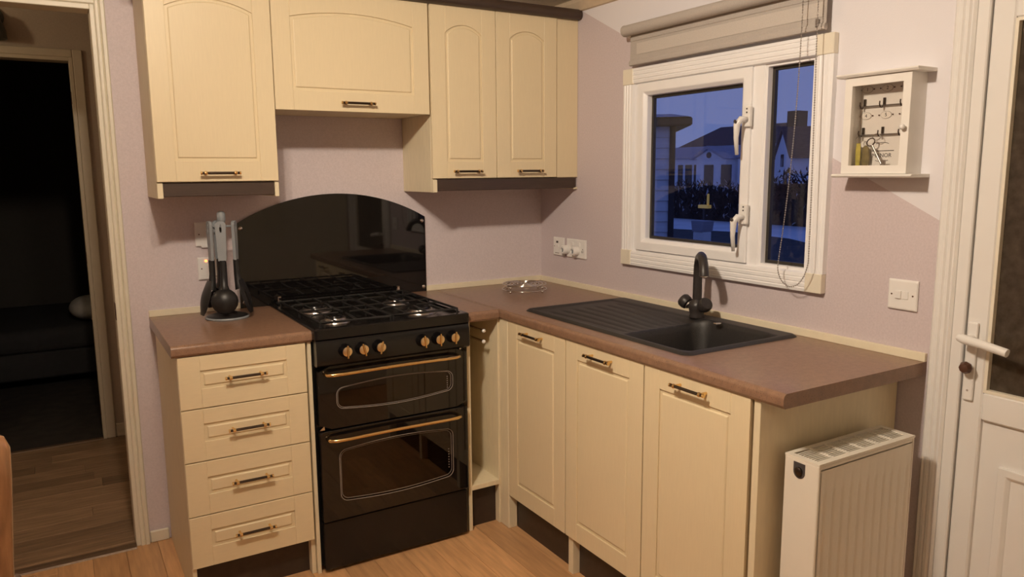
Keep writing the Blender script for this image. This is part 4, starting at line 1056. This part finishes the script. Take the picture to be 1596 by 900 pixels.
# front panel with soft vertical flutes
N_ = 88; vs = []; fs = []
for i in range(N_+1):
    x = a+.012+(b_-a-.020)*i/N_; s = (i/N_*11) % 1
    y = c-.0 + .0035*(smoothstep(.32, .46, s)-smoothstep(.54, .68, s))
    for z, e in ((zb+.01, 1), (zb+.045, 0), (zb+.06, 1), (zt-.09, 1), (zt-.07, 0), (zt-.02, 0)):
        vs.append((x, y if e else c, z))
for i in range(N_):
    for j in range(5): k = i*6+j; fs.append((k, k+6, k+7, k+1))
MB().add(vs, fs).build('front_panel', 'radiator_white', rd, smooth=60)
MB().box(a+.012, b_-.008, c+.006, c+.014, zb+.01, zt-.02).build('inner_panel', 'radiator_white', rd)
MB().box(a+.012, b_-.008, d_-.012, d_-.002, zb+.01, zt-.02).build('rear_panel', 'radiator_white', rd)
# end casing with round vent hole plug
MB().box(a, a+.010, c-.001, d_, zb, zt-.006).build('end_casing', 'radiator_white', rd, bevel=.002)
MB().box(b_-.008, b_, c-.001, d_, zb, zt-.006).build('end_casing', 'radiator_white', rd, bevel=.002)
P = [(-1.992, .712), (-1.958, .712)]+[(-1.975+.017*math.cos(math.pi*k/10), .688-.017*math.sin(math.pi*k/10)) for k in range(11)]
MB().prism(P, 'x', a-.0012, a+.0004).build('vent_slot', 'ink', rd)
MB().lathe([(.011, 0), (.011, .005), (.007, .008), (.001, .008)], (a-.001, -1.975, .690), (-1, 0, 0), 16).build('bleed_plug', 'bronze', rd, smooth=40)
MB().box(a+.008, b_-.006, c, c+.012, zt-.018, zt-.007).build('top_rail', 'radiator_white', rd, bevel=.002)
gr = MB(); gr.box(a, b_, c-.002, c+.016, zt-.006, zt); gr.box(a, b_, d_-.014, d_, zt-.006, zt); gr.box(a, a+.016, c+.016, d_-.014, zt-.006, zt); gr.box(b_-.016, b_, c+.016, d_-.014, zt-.006, zt)
gr = gr.build('top_grille', 'radiator_white', rd)
for k in range(1, 6):
    x = a+.016+(b_-a-.032)*k/6; MB().box(x-.004, x+.004, c+.016, d_-.014, zt-.005, zt-.0005).build('cross_bar', 'radiator_white', gr)
for k in range(1, 9):
    y = c+.016+(d_-c-.030)*k/9; MB().box(a+.016, b_-.016, y-.0018, y+.0018, zt-.010, zt-.002).build('slat', 'radiator_white', gr)
for x in (a+.08, b_-.08): MB().box(x-.012, x+.012, d_-.002, -1.8975, .30, .60).build('bracket', 'steel', rd)
MB().cyl((a+.03, -1.975, 0), (a+.03, -1.975, zb+.01), .008, 10).build('pipe', 'radiator_white', rd, smooth=50)
MB().cyl((b_-.03, -1.975, 0), (b_-.03, -1.975, zb+.01), .008, 10).build('pipe', 'radiator_white', rd, smooth=50)

# ================================================================== CHAIR (left border)
cx, cy = -2.405, -1.30
chd = thing('dining_chair', (cx, cy, 0), 'glossy brown wooden chair back at the lower left border', 'chair')
for s in (-1, 1):
    x = cx+s*.208
    MB().tube([(x-.05*s*0-.055, -1.46, 0), (x-.045, -1.47, .25), (x-.034, -1.475, .45), (x-.018, -1.485, .70), (x-.004, -1.50, .88), (x, -1.503, .935), (x, -1.504, .955), (x, -1.504, .963)], .02, 14,
              rs=[.020, .022, .026, .027, .027, .025, .017, .006]).build('rear_leg', 'chair_wood', chd, smooth=True)
    MB().tube([(x, -1.08, 0), (x, -1.08, .44)], .02, 12, rs=[.017, .022]).build('front_leg', 'chair_wood', chd, smooth=50)
    MB().tube([(x, -1.47, .22), (x, -1.08, .22)], .011, 10).build('stretcher', 'chair_wood', chd, smooth=50)
MB().box(cx-.20, cx+.20, -1.512, -1.492, .84, .93).build('top_rail', 'chair_wood', chd, bevel=.008, seg=2)
MB().box(cx-.20, cx+.20, -1.490, -1.474, .56, .60).build('lower_rail', 'chair_wood', chd, bevel=.006, seg=2)
for k in range(5):
    x = cx-.13+.065*k; MB().tube([(x, -1.482, .59), (x, -1.502, .85)], .009, 8).build('spindle', 'chair_wood', chd, smooth=50)
MB().box(cx-.23, cx+.23, -1.475, -1.05, .43, .465).build('seat', 'chair_wood', chd, bevel=.01, seg=2)
MB().box(cx-.20, cx+.20, -1.45, -1.08, .465, .495).build('seat_pad', 'seat_pad', chd, bevel=.012, seg=2)
